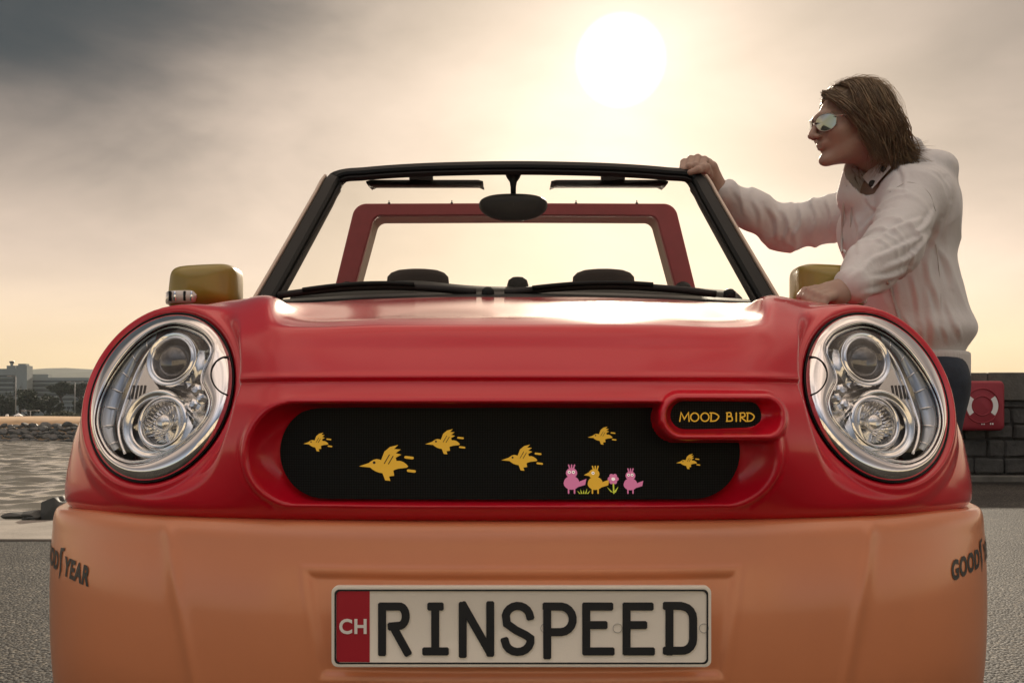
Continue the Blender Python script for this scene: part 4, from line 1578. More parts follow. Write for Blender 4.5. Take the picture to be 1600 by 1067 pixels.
def build_lamp(sgn):
    def put(mb, name, mt, parent, **kw):
        v, f = np.asarray(mb.v, float), [tuple(q) for q in mb.f]
        if sgn > 0:
            v = mirror_v(v)
            f = [q[::-1] for q in f]
        return obj(name, v, f, mt, parent, **kw)

    # bowl with satin reflector
    m = MB()
    m.loops([lift(inn_l, .002), lift(inn_l, -.02), lift(inn_l, -.034), lift(cen + (inn_l - cen) * .75, -.044), lift(cen + (inn_l - cen) * .3, -.046), lift(cen + (inn_l - cen) * .02, -.046)])
    lamp = put(m, 'headlight', M['satin'], car, auto=50)
    tag(lamp, 'oval headlight on the left of the picture' if sgn < 0 else 'oval headlight on the right of the picture')
    # dark seam and chrome surround
    m = MB()
    m.loops([lift(cen + (out_l0 - cen) * 1.024, -.016), lift(cen + (out_l0 - cen) * 1.014, .0012), lift(cen + (out_l0 - cen) * 1.003, .0012), lift(cen + (out_l0 - cen) * .985, -.01)])
    put(m, 'seal', M['rubber'], lamp)
    m = MB()
    mid = lambda w: out_l + (inn_l - out_l) * w
    m.loops([lift(out_l0, -.012), lift(out_l0, .000), lift(out_l, .004), lift(mid(.2), .0095), lift(mid(.45), .0135), lift(mid(.7), .0155), lift(mid(.9), .0145), lift(mid(.97), .012), lift(inn_l, .008), lift(cen + (inn_l - cen) * .985, -.004)])
    put(m, 'chrome_surround', M['chrome'], lamp)
    # washer cap: joint line on the chrome
    arc_ = smooth_line([cr(*q) for q in [(884, 303), (835, 310), (795, 345), (783, 395), (800, 445), (832, 478), (868, 494)]], 30)
    m = MB()
    pts = []
    for q in arc_:
        d = np.array(q) - cen
        e1 = np.hypot(*d)
        k_ = int(((math.atan2(d[1], d[0]) + math.pi) / (2 * math.pi)) * NL) % NL
        ro, ri = np.hypot(*(out_l[k_] - cen)), np.hypot(*(inn_l[k_] - cen))
        w = np.clip((ro - e1) / max(ro - ri, 1e-3), 0, 1)
        h = np.interp(w, [0, .2, .45, .7, .9, 1], [.004, .0095, .0135, .0155, .0145, .008])
        pts.append(HL(q[0], q[1], h + .0003))
    m.tube(pts, .0012, 6)
    put(m, 'washer_joint', M['rubber'], lamp)
    # inner chrome lip
    m = MB()
    m.loops([lift(cen + (inn_l - cen) * .985, .004), lift(cen + (inn_l - cen) * .965, .007), lift(cen + (inn_l - cen) * .945, .003), lift(cen + (inn_l - cen) * .94, -.012)])
    put(m, 'inner_lip', M['chrome'], lamp)
    # light guide along the outer edge
    A = smooth_line([cr(*q) for q in [(520, 190), (430, 250), (350, 340), (283, 448), (246, 545), (238, 640), (260, 712), (305, 768)]], 36)
    Bq = smooth_line([cr(*q) for q in [(505, 240), (440, 305), (392, 395), (352, 485), (326, 565), (312, 640), (318, 700), (335, 750)]], 36)
    m = MB()
    m.loops([lift(A, -.012), lift(A, -.003), lift(A + (Bq - A) * .3, .002), lift(A + (Bq - A) * .7, -.002), lift(Bq, -.008), lift(Bq, -.02)], closed=False)
    put(m, 'light_guide', M['drl'], lamp)
    for i in range(3, 34, 5):
        m = MB()
        m.tube([HL(*A[i], -.001), HL(*(A[i] + (Bq[i] - A[i]) * .5), .003), HL(*Bq[i], -.006)], .0012, 6)
        put(m, 'guide_rib', M['chrome'], lamp)
    C2 = smooth_line([cr(*q) for q in [(525, 225), (470, 290), (425, 370), (385, 470), (350, 570), (330, 650), (338, 715), (362, 780)]], 36)
    m = MB()
    m.tube([HL(*q, -.006) for q in C2], .0022, 8)
    put(m, 'guide_edge', M['chrome'], lamp)
    # silver plate with slots
    P2 = [cr(*q) for q in [(468, 322), (420, 390), (372, 480), (348, 560), (345, 608), (385, 572), (430, 520), (470, 488), (530, 462), (492, 412), (475, 365)]]
    m = MB()
    n_ = len(P2)
    m.add([HL(*q, -.010) for q in P2] + [HL(*q, -.03) for q in P2], [tuple(range(n_))] + [((k_ + 1) % n_, k_, k_ + n_, (k_ + 1) % n_ + n_) for k_ in range(n_)])
    put(m, 'silver_plate', M['satin'], lamp, smooth=False)
    for i in range(5):
        x0 = 372 + i * 18
        m = MB()
        q = [cr(x0 + 12, 445 - 0 * i), cr(x0 + 22, 445), cr(x0 + 10, 512), cr(x0, 512)]
        m.add([HL(*p, -.0094) for p in q], [(0, 1, 2, 3)])
        put(m, 'slot', M['rubber'], lamp, smooth=False)
    # projector above
    axis = ln_ * .55 + np.array([0, -1, 0]) * .45
    axis /= np.linalg.norm(axis)
    c1 = HL(*cr(605, 325), -.02)
    m = MB().lathe(c1, axis, [(.050, -.018), (.049, .004), (.0465, .010), (.0435, .0115), (.041, .008), (.0395, .0085), (.038, .0105), (.0358, .010), (.0345, .006), (.0335, -.004), (.031, -.012)], 56)
    put(m, 'projector_ring', M['chrome'], lamp)
    m = MB().lathe(c1, axis, [(.0345, -.008), (.031, -.004), (.0295, .001), (.026, .0065), (.019, .0115), (.010, .0142), (.0, .015)], 48)
    put(m, 'projector_lens', M['smoke'], lamp)
    # main reflector below
    c2 = HL(*cr(515, 640), -.026)
    m = MB().lathe(c2, axis, [(.060, -.012), (.0595, .002), (.057, .008), (.053, .009), (.049, .005), (.046, .004), (.0435, .006), (.0415, .004)], 56)
    put(m, 'reflector_ring', M['satin'], lamp, auto=60)
    c3 = HL(*cr(550, 628), -.018)
    m = MB().lathe(c3, axis, [(.048, -.010), (.0455, .002), (.0425, .0055), (.0392, .0065), (.0372, .003), (.0362, -.004)], 56)
    put(m, 'lens_ring', M['chrome'], lamp)
    # faceted reflector: ring of flutes round the bulb
    m = MB()
    nf = 34
    v, f = [], []
    prof = [(.0362, -.004), (.031, -.016), (.023, -.025), (.012, -.031), (.004, -.033)]
    u_ = np.cross([0, 0, 1.0], axis)
    u_ /= np.linalg.norm(u_)
    w_ = np.cross(axis, u_)
    for (r_, h_) in prof:
        for k_ in range(nf * 2):
            a = math.pi * k_ / nf
            rr = r_ * (1 + (.05 if k_ % 2 else -.05))
            v.append(c3 + axis * (h_ + (.0016 if k_ % 2 else 0)) + rr * (math.cos(a) * u_ + math.sin(a) * w_))
    nn = nf * 2
    for i in range(len(prof) - 1):
        for k_ in range(nn):
            a, b = i * nn + k_, i * nn + (k_ + 1) % nn
            f.append((a, b, b + nn, a + nn))
    m.add(v, f)
    put(m, 'fluted_reflector', M['chrome'], lamp, smooth=False)
    m = MB().lathe(c3, axis, [(.0, -.033), (.007, -.03), (.0085, -.012), (.0135, -.008), (.0145, .000), (.012, .0045), (.006, .0065), (.0, .007)], 28)
    put(m, 'bulb_shield', M['satin'], lamp)
    m = MB().lathe(c3, axis, [(.0372, .002), (.033, .0065), (.025, .0105), (.014, .0135), (.0, .0145)], 40)
    put(m, 'bulb_cover', M['bulbglass'], lamp)
    # small side lamp facets at the inner side
    for (a, b, r_) in ((715, 470, .011), (735, 510, .009), (700, 540, .010)):
        m = MB().lathe(HL(*cr(a, b), -.016), axis, [(r_, -.004), (r_ * .9, .003), (r_ * .5, .006), (0, .0065)], 7)
        put(m, 'facet', M['chrome'], lamp, smooth=False)
    # clear cover
    m = MB()
    m.loops([lift(cen + (inn_l - cen) * s_, h) for s_, h in ((.975, .006), (.93, .011), (.8, .0175), (.6, .0225), (.35, .0255), (.02, .0265))])
    put(m, 'clear_cover', M['cover'], lamp)
    return lamp


build_lamp(-1)
build_lamp(+1)

# ---- windscreen frame
GN = np.array([0, -.67, .742])


def sweep(path, section, N, closed=False):
    P = np.asarray(path, float)
    T = np.gradient(P, axis=0)
    T /= np.linalg.norm(T, axis=1, keepdims=True)
    L = []
    for p, t in zip(P, T):
        s_ = np.cross(t, N)
        s_ /= np.linalg.norm(s_)
        n2 = np.cross(s_, t)
        sc_ = section(p) if callable(section) else section
        L.append([p + s_ * a + n2 * b for a, b in sc_])
    m = MB().loops(L)
    k_ = len(L[0])
    m.f.append(tuple(range(k_))[::-1])
    m.f.append(tuple(range(len(m.v) - k_, len(m.v))))
    return m


def corner_path(z_off=0.0, inset=0.0):
    pts = [(-.664 + inset, 2.575, 1.03), (-.638 + inset, 2.70, 1.143), (-.608 + inset * .9, 2.85, 1.278), (-.580 + inset * .85, 2.99, 1.405), (-.568 + inset * .8, 3.055, 1.462)]
    top = [(-.556 + inset * .7, 3.086, 1.487 - inset * .55), (-.53 + inset * .4, 3.085, 1.497 - inset * .8), (-.45, 3.06, 1.500 - inset), (-.30, 3.02, 1.501 - inset), (-.15, 2.995, 1.500 - inset), (0, 2.985, 1.4995 - inset)]
    h = pts + top
    full = h + [(-x, y, z) for x, y, z in h[-2::-1]]
    return smooth_line(full, 130)


def rsec(w0, w1, t0, t1, b=.006):
    return [(w0 + b, t0), (w1 - b, t0), (w1, t0 + b), (w1, t1 - b), (w1 - b, t1), (w0 + b, t1), (w0, t1 - b), (w0, t0 + b)]


def fsec(p):
    h = float(ss(.575, .50, abs(p[0])))          # narrower along the header
    return rsec(0, .041 - .009 * h, -.045 + .02 * h, .010 - .004 * h)


fr = sweep(corner_path(), fsec, GN).build('windscreen_frame', M['black'], car, auto=35)
tag(fr, 'black windscreen pillars and header')
ppath = corner_path()
ia_ = int(np.argmax(ppath[:, 0] > -.562))
for a, b in ((0, ia_), (130 - ia_, 130)):
    sweep(ppath[a:b], rsec(-.0075, .0005, -.03, .0135, .002), GN).build('pillar_trim', M['beige'], car, auto=35)  # outer pillar edge, its sky gleam painted in
sweep(corner_path(), lambda p: [(a + .0005, b) for a, b in rsec(fsec(p)[1][0] + .006, fsec(p)[1][0] + .0125, -.022, -.006, .002)], GN).build('glass_seal', M['rubber'], fr, auto=35)
# glass
gp = corner_path()
rowsg = []
for s_ in np.linspace(0, 1, 14):
    pl_, pr_ = [], []
    y_, z_ = 2.56 + (3.085 - 2.56) * s_, 1.02 + (1.478 - 1.02) * s_
    hw_ = .618 - .098 * s_
    rowsg.append([(hw_ * q, y_ - .05 * (1 - q * q) * (.6 + .6 * s_) + .004, z_ + .0 * q) for q in np.linspace(-1, 1, 30)])
windscreen = obj('windscreen', np.array(rowsg).reshape(-1, 3), grid_faces(14, 30), M['glass'], car)
# maker's stamp low on the glass
for i in range(3):
    MB().box((.60 - .06 - .002 * i, 2.60, 0), (.60, 2.6, 0)) if False else None
# black cowl, dashboard
mb = MB()
L = []
for x in np.linspace(-.66, .66, 41):
    q = abs(x) / .66
    yb = 2.47 + .11 * q ** 2
    L.append([(x, yb - .01, 1.035 - .02 * q ** 2), (x, yb + .02, 1.052 - .012 * q * q), (x, yb + .10, 1.070 - .01 * q * q), (x, yb + .13, 1.05), (x, yb + .13, .98)])
MB().loops(L, closed=False).build('cowl', M['black'], car)
L = []
for x in np.linspace(-.60, .60, 49):
    hump = .012 * math.exp(-((x - .30) / .16) ** 2) + .018 * math.exp(-((x + .30) / .14) ** 2)
    e = -.012 * (abs(x) / .6) ** 4
    L.append([(x, 2.66, 1.03), (x, 2.72, 1.085 + e), (x, 2.80, 1.112 + hump + e), (x, 2.90, 1.118 + hump + e), (x, 2.98, 1.10 + hump * .6 + e), (x, 3.0, 1.0), (x, 3.0, .75)])
dash = MB().loops(L, closed=False).build('dashboard', M['black'], car)
MB().lathe((.005, 2.84, 1.105), (0, 0, 1), [(.030, 0), (.030, .016), (.026, .03), (.015, .038), (0, .04)], 24).build('dash_sensor', M['black'], dash)
# wipers
for (x0, x1, s_) in ((-.60, -.10, 1), (-.03, .50, 1)):
    w0 = MB()
    xs = np.linspace(x0, x1, 24)
    blade = [(x, 2.545 + .06 * (abs(x) / .66) ** 2 - .01, 1.058 + .022 * math.sin(math.pi * (i / 23) * .85 + .2)) for i, x in enumerate(xs)]
    w0.tube(blade, .009, 8)
    wp = w0.build('wiper', M['rubber'], car)
    arm = [(x, y - .010, z + .002 + .005 * math.sin(math.pi * i / 23)) for i, (x, y, z) in enumerate(blade)][3:17]
    MB().tube(arm, .0065, 6).build('wiper_arm', M['black'], wp)
    MB().lathe(np.array(blade[-1]) + (.03, -.02, -.008), (0, -.4, 1), [(.016, 0), (.015, .012), (.008, .018), (0, .019)], 16).build('wiper_pivot', M['black'], wp)
# rear-view mirror
mc = pc(802, 322, 2.98)
m = MB()
L = []
for t_, r_ in ((-.022, .80), (-.018, .95), (-.006, 1.0), (.012, .93), (.022, .72), (.027, .35), (.0275, .02)):
    L.append([mc + np.array([.100 * r_ * math.copysign(abs(math.cos(a)) ** .85, math.cos(a)), -t_, .040 * r_ * math.copysign(abs(math.sin(a)) ** .9, math.sin(a)) + .004 * math.cos(2 * a)]) for a in np.linspace(0, 2 * math.pi, 40, endpoint=False)])
rm = MB().loops(L[::-1]).build('rear_view_mirror', M['black'], car)
L2 = [mc + np.array([.100 * .8 * math.cos(a), .0225, .04 * .8 * math.sin(a)]) for a in np.linspace(0, 2 * math.pi, 40, endpoint=False)]
MB().add(L2, [tuple(range(40))]).build('mirror_glass', M['chrome'], rm, smooth=False)
MB().tube([pc(802, 304, 2.985), pc(802, 292, 2.99), pc(802, 284, 2.995), pc(802, 278, 3.0), pc(802, 268, 3.0)], [.008, .0085, .011, .019, .028], 14).build('mirror_stem', M['black'], rm)
# sun visors
for sgn in (-1, 1):
    m = MB()
    a, b = pc(808 + sgn * 235, 280, 3.07), pc(808 + sgn * 53, 292, 3.07)
    x0, x1 = sorted((a[0], b[0]))
    z1, z0 = a[2], b[2]
    zc, hz = (z0 + z1) / 2, (z1 - z0) / 2
    L = []
    for x in np.linspace(x0, x1, 24):
        e = min(x - x0, x1 - x)
        q = math.sqrt(max(1 - max(0, (.018 - e) / .018) ** 2, .2))
        L.append([(x, 3.06 + .09 * (k_ / 1.0) if False else 3.06 + yy, zc + zz * q - (.008 if (x < 0) == (sgn < 0) and abs(x) > .3 else 0) * 0) for yy, zz in ((0, -hz * .6), (-.006, 0), (0, hz * .6), (.06, hz * 1.3), (.12, hz * 1.6), (.13, hz), (.06, -hz * .2))])
    m.loops(L)
    m.f.append(tuple(range(7)))
    m.f.append(tuple(range(len(m.v) - 7, len(m.v)))[::-1])
    vz = m.build('sun_visor', M['black'], car)
    p_ = pc(808 + sgn * 150, 276, 3.06)
    MB().bbox((p_[0] - .035, 3.05, p_[2] - .014), (p_[0] + .035, 3.09, p_[2] + .02), .004).build('visor_mount', M['black'], vz)

# ---- roll-over hoop
def hoop_line(corners, r, n=14):
    """half outline (foot to middle) with a rounded corner"""
    A, Bq_, C, D = [np.array(q, float) for q in corners]
    u1, u2 = (Bq_ - C) / np.linalg.norm(Bq_ - C), (D - C) / np.linalg.norm(D - C)
    ang = math.acos(float(u1 @ u2))
    tl = r / math.tan(ang / 2)
    bis = (u1 + u2) / np.linalg.norm(u1 + u2)
    cen_ = C + bis * r / math.sin(ang / 2)
    p1, p2 = C + u1 * tl, C + u2 * tl
    a1 = math.atan2(*(p1 - cen_)[::-1])
    a2 = math.atan2(*(p2 - cen_)[::-1])
    if a2 - a1 > math.pi:
        a2 -= 2 * math.pi
    if a1 - a2 > math.pi:
        a2 += 2 * math.pi
    pts = [A, Bq_] + [Bq_ + (p1 - Bq_) * k_ / 5 for k_ in range(1, 5)]
    pts += [cen_ + r * np.array([math.cos(a_), math.sin(a_)]) for a_ in np.linspace(a1, a2, n)]
    pts += [p2 + (D - p2) * k_ / 6 for k_ in range(1, 7)]
    full = pts + [np.array([-q[0], q[1]]) for q in pts[-2::-1]]
    return np.array(full)


h_out = hoop_line([(-.668, .95), (-.655, 1.21), (-.577, 1.528), (0, 1.530)], .052)
h_in = hoop_line([(-.596, .95), (-.583, 1.21), (-.508, 1.484), (0, 1.486)], .034)


def hoop_mesh(Lo, Li, y0, y1, bev):
    m_ = MB()
    mid_ = lambda q: Lo + (Li - Lo) * q
    ring = [(Lo, y0 + bev), (mid_(.07), y0), (mid_(.93), y0), (Li, y0 + bev), (Li, y1), (Lo, y1), (Lo, y0 + bev)]
    m_.loops([[(x, y, z) for x, z in L_] for L_, y in ring], closed=False)
    return m_


hoop = hoop_mesh(h_out, h_in, 3.694, 3.722, .005).build('roll_hoop', M['hoop'], car, auto=35)
tag(hoop, 'dull red roll-over hoop behind the seats')
hoop_mesh(h_out + (h_in - h_out) * .1, h_in + (h_in - h_out) * -.03, 3.7225, 3.85, .002).build('hoop_lit_inside', M['lit_inside'], hoop, auto=35)  # depth of the hoop's section, coloured as if lit
for px in (608, 706, 900, 995):
    b0 = pc(px, 319, 3.70)
    MB().lathe(b0, (0, 0, 1), [(.006, -.004), (.005, .004), (.002, .006), (.002, .013), (0, .0135)], 10).build('hoop_pin', M['black'], hoop)
for sgn in (-1, 1):
    b0 = np.array([sgn * .60, 3.66, 1.21])
    MB().lathe(b0, (0, -1, 0), [(.03, -.02), (.032, .005), (.022, .02), (0, .024)], 18).build('belt_guide', M['black'], hoop)
    MB().tube([b0 + (0, -.01, .0), b0 + (-sgn * .01, -.02, -.1), b0 + (-sgn * .03, -.02, -.3)], .012, 6).build('seat_belt', M['fabric'], hoop)
# seats
for sgn in (-1, 1):
    px0 = 653 if sgn < 0 else 943
    c0 = pc(px0, 440, 3.35)
    L = []
    for z_, w_, d_ in ((-.42, .21, .07), (-.2, .22, .075), (-.09, .21, .065), (-.055, .16, .05), (-.05, .14, .045)):
        L.append([(c0[0] + w_ * math.copysign(abs(math.cos(a)) ** .6, math.cos(a)), 3.38 + d_ * math.copysign(abs(math.sin(a)) ** .7, math.sin(a)), c0[2] + z_) for a in np.linspace(0, 2 * math.pi, 28, endpoint=False)])
    m = MB().loops(L)
    m.f.append(tuple(range(len(m.v) - 28, len(m.v))))
    st = m.build('seat', M['fabric'], car)
    L = []
    for z_, s_ in ((-.045, .80), (-.03, .93), (-.005, 1.0), (.015, .98), (.028, .86), (.036, .66), (.040, .35), (.0408, .05)):
        L.append([(c0[0] + .102 * s_ * math.copysign(abs(math.cos(a)) ** .8, math.cos(a)), 3.35 + .045 * min(1, s_ * 1.1) * math.sin(a), c0[2] + z_) for a in np.linspace(0, 2 * math.pi, 32, endpoint=False)])
    MB().loops(L).build('headrest', M['fabric'], st)


# ---- door mirrors
def door_mirror(sgn):
    xc, yc, zc = sgn * .795, 2.60, 1.084
    m = MB()
    L = []
    n_ = 56
    for yy, sx, sz in ((-.0745, .30, .30), (-.069, .62, .62), (-.055, .86, .86), (-.03, .97, .97), (0, 1, 1), (.04, 1.0, 1.0), (.055, .98, .98), (.055, .9, .9), (.045, .88, .86)):
        lp = []
        for a in np.linspace(0, 2 * math.pi, n_, endpoint=False):
            ca, sa = math.cos(a), math.sin(a)
            x = .089 * sx * math.copysign(abs(ca) ** .34, ca)
            z = .0555 * sz * math.copysign(abs(sa) ** .36, sa)
            # outer side leans in towards the top
            if x * sgn > 0:
                x -= sgn * .012 * (z + .0555) / .11
            lp.append((xc + x, yc + yy + .10 * abs(x) * (1 if x * sgn > 0 else 0), zc + z - .004 * (x * sgn / .09)))
        L.append(lp)
    m.loops(L)
    m.f.append(tuple(range(n_))[::-1])
    o = m.build('door_mirror', M['mustard'], car)
    tag(o, 'mustard yellow door mirror ' + ('beside the left pillar' if sgn < 0 else 'behind the hand on the right'))
    MB().add([(xc + .093 * .86 * math.copysign(abs(math.cos(a)) ** .42, math.cos(a)), yc + .054, zc + .0555 * .84 * math.copysign(abs(math.sin(a)) ** .45, math.sin(a))) for a in np.linspace(0, 2 * math.pi, 40, endpoint=False)], [tuple(range(40))[::-1]]).build('mirror_glass', M['chrome'], o, smooth=False)
    # foot to the door
    MB().tube([(xc - sgn * .05, yc + .01, zc - .05), (xc - sgn * .07, yc + .02, zc - .085), (sgn * .70, yc + .05, zc - .11)], [.03, .028, .03], 12).build('mirror_foot', M['black'], o)
    # clear turn signal on the outer lower corner
    L = []
    for t_ in np.linspace(0, 1, 14):
        x = sgn * (.7925 + .093 * (-.04 + 1.06 * t_))
        yb = yc - .0725 + .10 * .093 * t_ + (.0 if t_ < .5 else .055 * ((t_ - .5) / .5) ** 2.2)
        hz_ = .0155 * math.sqrt(max(1 - max(0, (.18 - t_) / .18) ** 2, .01)) * math.sqrt(max(1 - max(0, (t_ - .93) / .07) ** 2, .05))
        L.append([(x, yb + .014, zc - .030 - hz_), (x, yb - .004, zc - .030 - hz_ * .9), (x, yb - .0065, zc - .030), (x, yb - .004, zc - .030 + hz_ * .9), (x, yb + .012, zc - .030 + hz_)])
    lens_ = MB().loops(L, closed=False).build('turn_signal', M['clearlens'], o)
    for t_ in (.12, .3, .55, .68):
        x = sgn * (.7925 + .093 * (-.04 + 1.06 * t_))
        MB().bbox((x - .003, yc - .0800 + .10 * .093 * t_, zc - .042), (x + .003, yc - .066, zc - .018), .001).build('signal_rib', M['black'] if t_ in (.3, .68) else M['chrome'], lens_)
    return o


door_mirror(-1)
door_mirror(+1)

# ================================================================== THE PERSON
def surface_nets(fn, lo, hi, h):
    """mesh of the zero level of fn (signed distance), quads"""
    lo, hi = np.asarray(lo, float), np.asarray(hi, float)
    n = np.ceil((hi - lo) / h).astype(int) + 1
    ax = [lo[i] + h * np.arange(n[i]) for i in range(3)]
    G = np.stack(np.meshgrid(*ax, indexing='ij'), -1).astype(np.float32)
    D = fn(G).astype(np.float32)
    neg = D < 0
    c0 = [slice(0, -1), slice(1, None)]
    cnt = np.zeros(tuple(n - 1), np.int8)
    acc = np.zeros(tuple(n - 1) + (3,), np.float32)
    for axis in range(3):
        o1, o2 = [a for a in range(3) if a != axis]
        for p in (0, 1):
            for q in (0, 1):
                sa, sb = [None] * 3, [None] * 3
                sa[axis], sb[axis] = c0[0], c0[1]
                sa[o1] = sb[o1] = c0[p]
                sa[o2] = sb[o2] = c0[q]
                a, b = D[tuple(sa)], D[tuple(sb)]
                m = (a < 0) != (b < 0)
                t = np.where(m, a / np.where(m, a - b, 1), 0)
                cnt += m
                acc[..., axis] += np.where(m, t, 0)
                acc[..., o1] += m * p
                acc[..., o2] += m * q
    act = cnt > 0
    idx = -np.ones(tuple(n - 1), np.int64)
    cells = np.argwhere(act)
    idx[act] = np.arange(len(cells))
    V = lo + h * (cells + acc[act] / cnt[act][:, None])
    F = []
    for axis in range(3):
        o1, o2 = [(1, 2), (2, 0), (0, 1)][axis]
        sa, sb = [slice(None)] * 3, [slice(None)] * 3
        sa[axis], sb[axis] = slice(0, -1), slice(1, None)
        ch = neg[tuple(sa)] != neg[tuple(sb)]
        e = np.argwhere(ch)
        e = e[(e[:, o1] > 0) & (e[:, o2] > 0) & (e[:, o1] < n[o1] - 1) & (e[:, o2] < n[o2] - 1)]
        inside = neg[tuple(e.T)]
        d1, d2 = np.zeros(3, int), np.zeros(3, int)
        d1[o1], d2[o2] = 1, 1
        q = np.stack([idx[tuple((e - d1 - d2).T)], idx[tuple((e - d2).T)], idx[tuple(e.T)], idx[tuple((e - d1).T)]], 1)
        q[~inside] = q[~inside][:, ::-1]
        F.append(q)
    return V, np.concatenate(F)


def smin(a, b, k):
    h = np.clip(.5 + .5 * (b - a) / k, 0, 1)
    return b + (a - b) * h - k * h * (1 - h)


def capsule(P, a, b, ra, rb):
    a, b = np.asarray(a, np.float32), np.asarray(b, np.float32)
    ba = b - a
    t = np.clip(((P - a) @ ba) / (ba @ ba), 0, 1)
    return np.linalg.norm(P - a - t[..., None] * ba, axis=-1) - (ra + (rb - ra) * t)


def ellip(P, c, r, M3=None):
    q = P - np.asarray(c, np.float32)
    if M3 is not None:
        q = q @ M3
    q = q / np.asarray(r, np.float32)
    k0 = np.linalg.norm(q, axis=-1)
    k1 = np.linalg.norm(q / np.asarray(r, np.float32), axis=-1) + 1e-9
    return k0 * (k0 - 1) / k1


def chain(P, pts, rads, k=.03):
    d = None
    for i in range(len(pts) - 1):
        c = capsule(P, pts[i], pts[i + 1], rads[i], rads[i + 1])
        d = c if d is None else smin(d, c, k)
    return d


# joints of the standing, leaning figure
HEADO = pw(1331, 198, 2.86)
SH_N = pw(1425, 310, 2.80)          # near shoulder
EL_N = pw(1392, 388, 2.64)
WR_N = pw(1322, 452, 2.47)
SH_F = pw(1362, 330, 3.10)          # far shoulder
EL_F = pw(1226, 358, 3.22)
WR_F = pw(1122, 296, 3.16)
CHEST = pw(1398, 335, 2.96)
BELLY = pw(1416, 455, 2.95)
HIP = pw(1434, 545, 2.95)
FEET = [np.array([HIP[0] + .02, 2.86, 0.0]), np.array([HIP[0] + .10, 3.05, 0.0])]
BASE = (HIP[0] + .05, 2.95, 0.0)

# head frame: face turned to the left of the view, a little to the viewer and down
yaw, pit = R(13), R(9)
hf = np.array([-math.cos(yaw) * math.cos(pit), -math.sin(yaw) * math.cos(pit), -math.sin(pit)])
hl_ = np.array([math.sin(yaw), -math.cos(yaw), 0.0])       # the side of the head that faces the viewer
hu = np.cross(hl_, hf)
hu = hu if hu[2] > 0 else -hu
H3 = np.stack([hf, hl_, hu], 1)                             # columns: forward, side, up


def hp_(f, l, u):
    return HEADO + hf * f + hl_ * l + hu * u


def head_sdf(P):
    q = (P - HEADO.astype(np.float32)) @ H3.astype(np.float32)
    d = ellip(q, (-.004, 0, .028), (.092, .074, .082))
    q = q * np.array([.90, 1, .97], np.float32)
    d = smin(d, ellip(q, (.036, 0, -.022), (.058, .056, .074)), .03)
    for s_ in (-1, 1):
        d = smin(d, ellip(q, (.058, s_ * .036, -.012), (.030, .026, .026)), .02)      # cheek
        d = smin(d, capsule(q, (.0, s_ * .055, -.045), (.066, s_ * .016, -.078), .019, .015), .02)   # jaw
        d = smin(d, ellip(q, (-.004, s_ * .078, .0), (.018, .008, .030)), .006)        # ear
        d = np.maximum(d, -ellip(q, (.094, s_ * .033, .014), (.016, .020, .011))) if False else smin(d, ellip(q, (.078, s_ * .033, .012), (.013, .016, .012)), .008)
    d = smin(d, ellip(q, (.078, 0, .034), (.018, .050, .012)), .016)                    # brow
    d = smin(d, capsule(q, (.092, 0, .022), (.116, 0, -.014), .0065, .0095), .010)      # nose
    for s_ in (-1, 1):
        d = smin(d, ellip(q, (.104, s_ * .011, -.018), (.009, .007, .007)), .006)
    d = smin(d, ellip(q, (.084, 0, -.041), (.014, .026, .012)), .012)                   # mouth mound
    d = smin(d, ellip(q, (.0945, 0, -.0375), (.0060, .020, .0045)), .004)               # upper lip
    d = smin(d, ellip(q, (.0935, 0, -.0490), (.0060, .017, .0050)), .004)               # lower lip
    d = np.maximum(d, -ellip(q, (.0995, 0, -.0432), (.010, .022, .0014)))                # mouth line
    d = smin(d, ellip(q, (.085, 0, -.082), (.018, .020, .016)), .016)                   # chin
    # neck
    nk = (P @ np.eye(3, dtype=np.float32))
    d = smin(d, capsule(P, hp_(-.02, 0, -.05), np.array(CHEST) + (-.005, .01, .15), .054, .062), .03)
    return d


hv, hfc = surface_nets(head_sdf, HEADO - (.18, .16, .26), HEADO + (.20, .18, .17), .0042)


def hand_sdf(fingers, palm, k=.006):
    def fn(P):
        d = None
        for pts, r in palm:
            c = chain(P, pts, r, .012)
            d = c if d is None else smin(d, c, .014)
        for pts, r in fingers:
            d = smin(d, chain(P, pts, r, .004), k)
        return d
    return fn


# near hand, resting on the wing beside the mirror
fing = []
tips = [(1256, 478), (1263, 484), (1274, 486), (1287, 486)]
mids = [(1264, 455), (1271, 459), (1280, 463), (1290, 467)]
kns = [(1290, 449), (1294, 453), (1299, 457), (1305, 462)]
for i in range(4):
    Yk = 2.475 - .012 * i
    a, b, c_ = pw(*kns[i], Yk), pw(*mids[i], Yk - .028), pw(*tips[i], Yk - .030)
    fing.append(([a, b, (b + c_) / 2 + (-.004, -.004, .002), c_], [.0110, .0100, .0092, .0085]))
thumb = ([pw(1300, 460, 2.50), pw(1275, 452, 2.50), pw(1258, 455, 2.485), pw(1250, 464, 2.47)], [.012, .011, .0105, .0095])
palm_n = [([WR_N + (.01, .004, .004), pw(1307, 456, 2.47), pw(1296, 455, 2.47)], [.027, .027, .022]), ([WR_N, pw(1309, 462, 2.455), pw(1302, 463, 2.45)], [.025, .024, .019])]
n1v, n1f = surface_nets(hand_sdf(fing + [thumb], palm_n), pw(1245, 490, 2.4) - (.02, .04, .03), WR_N + (.05, .09, .06), .0026)
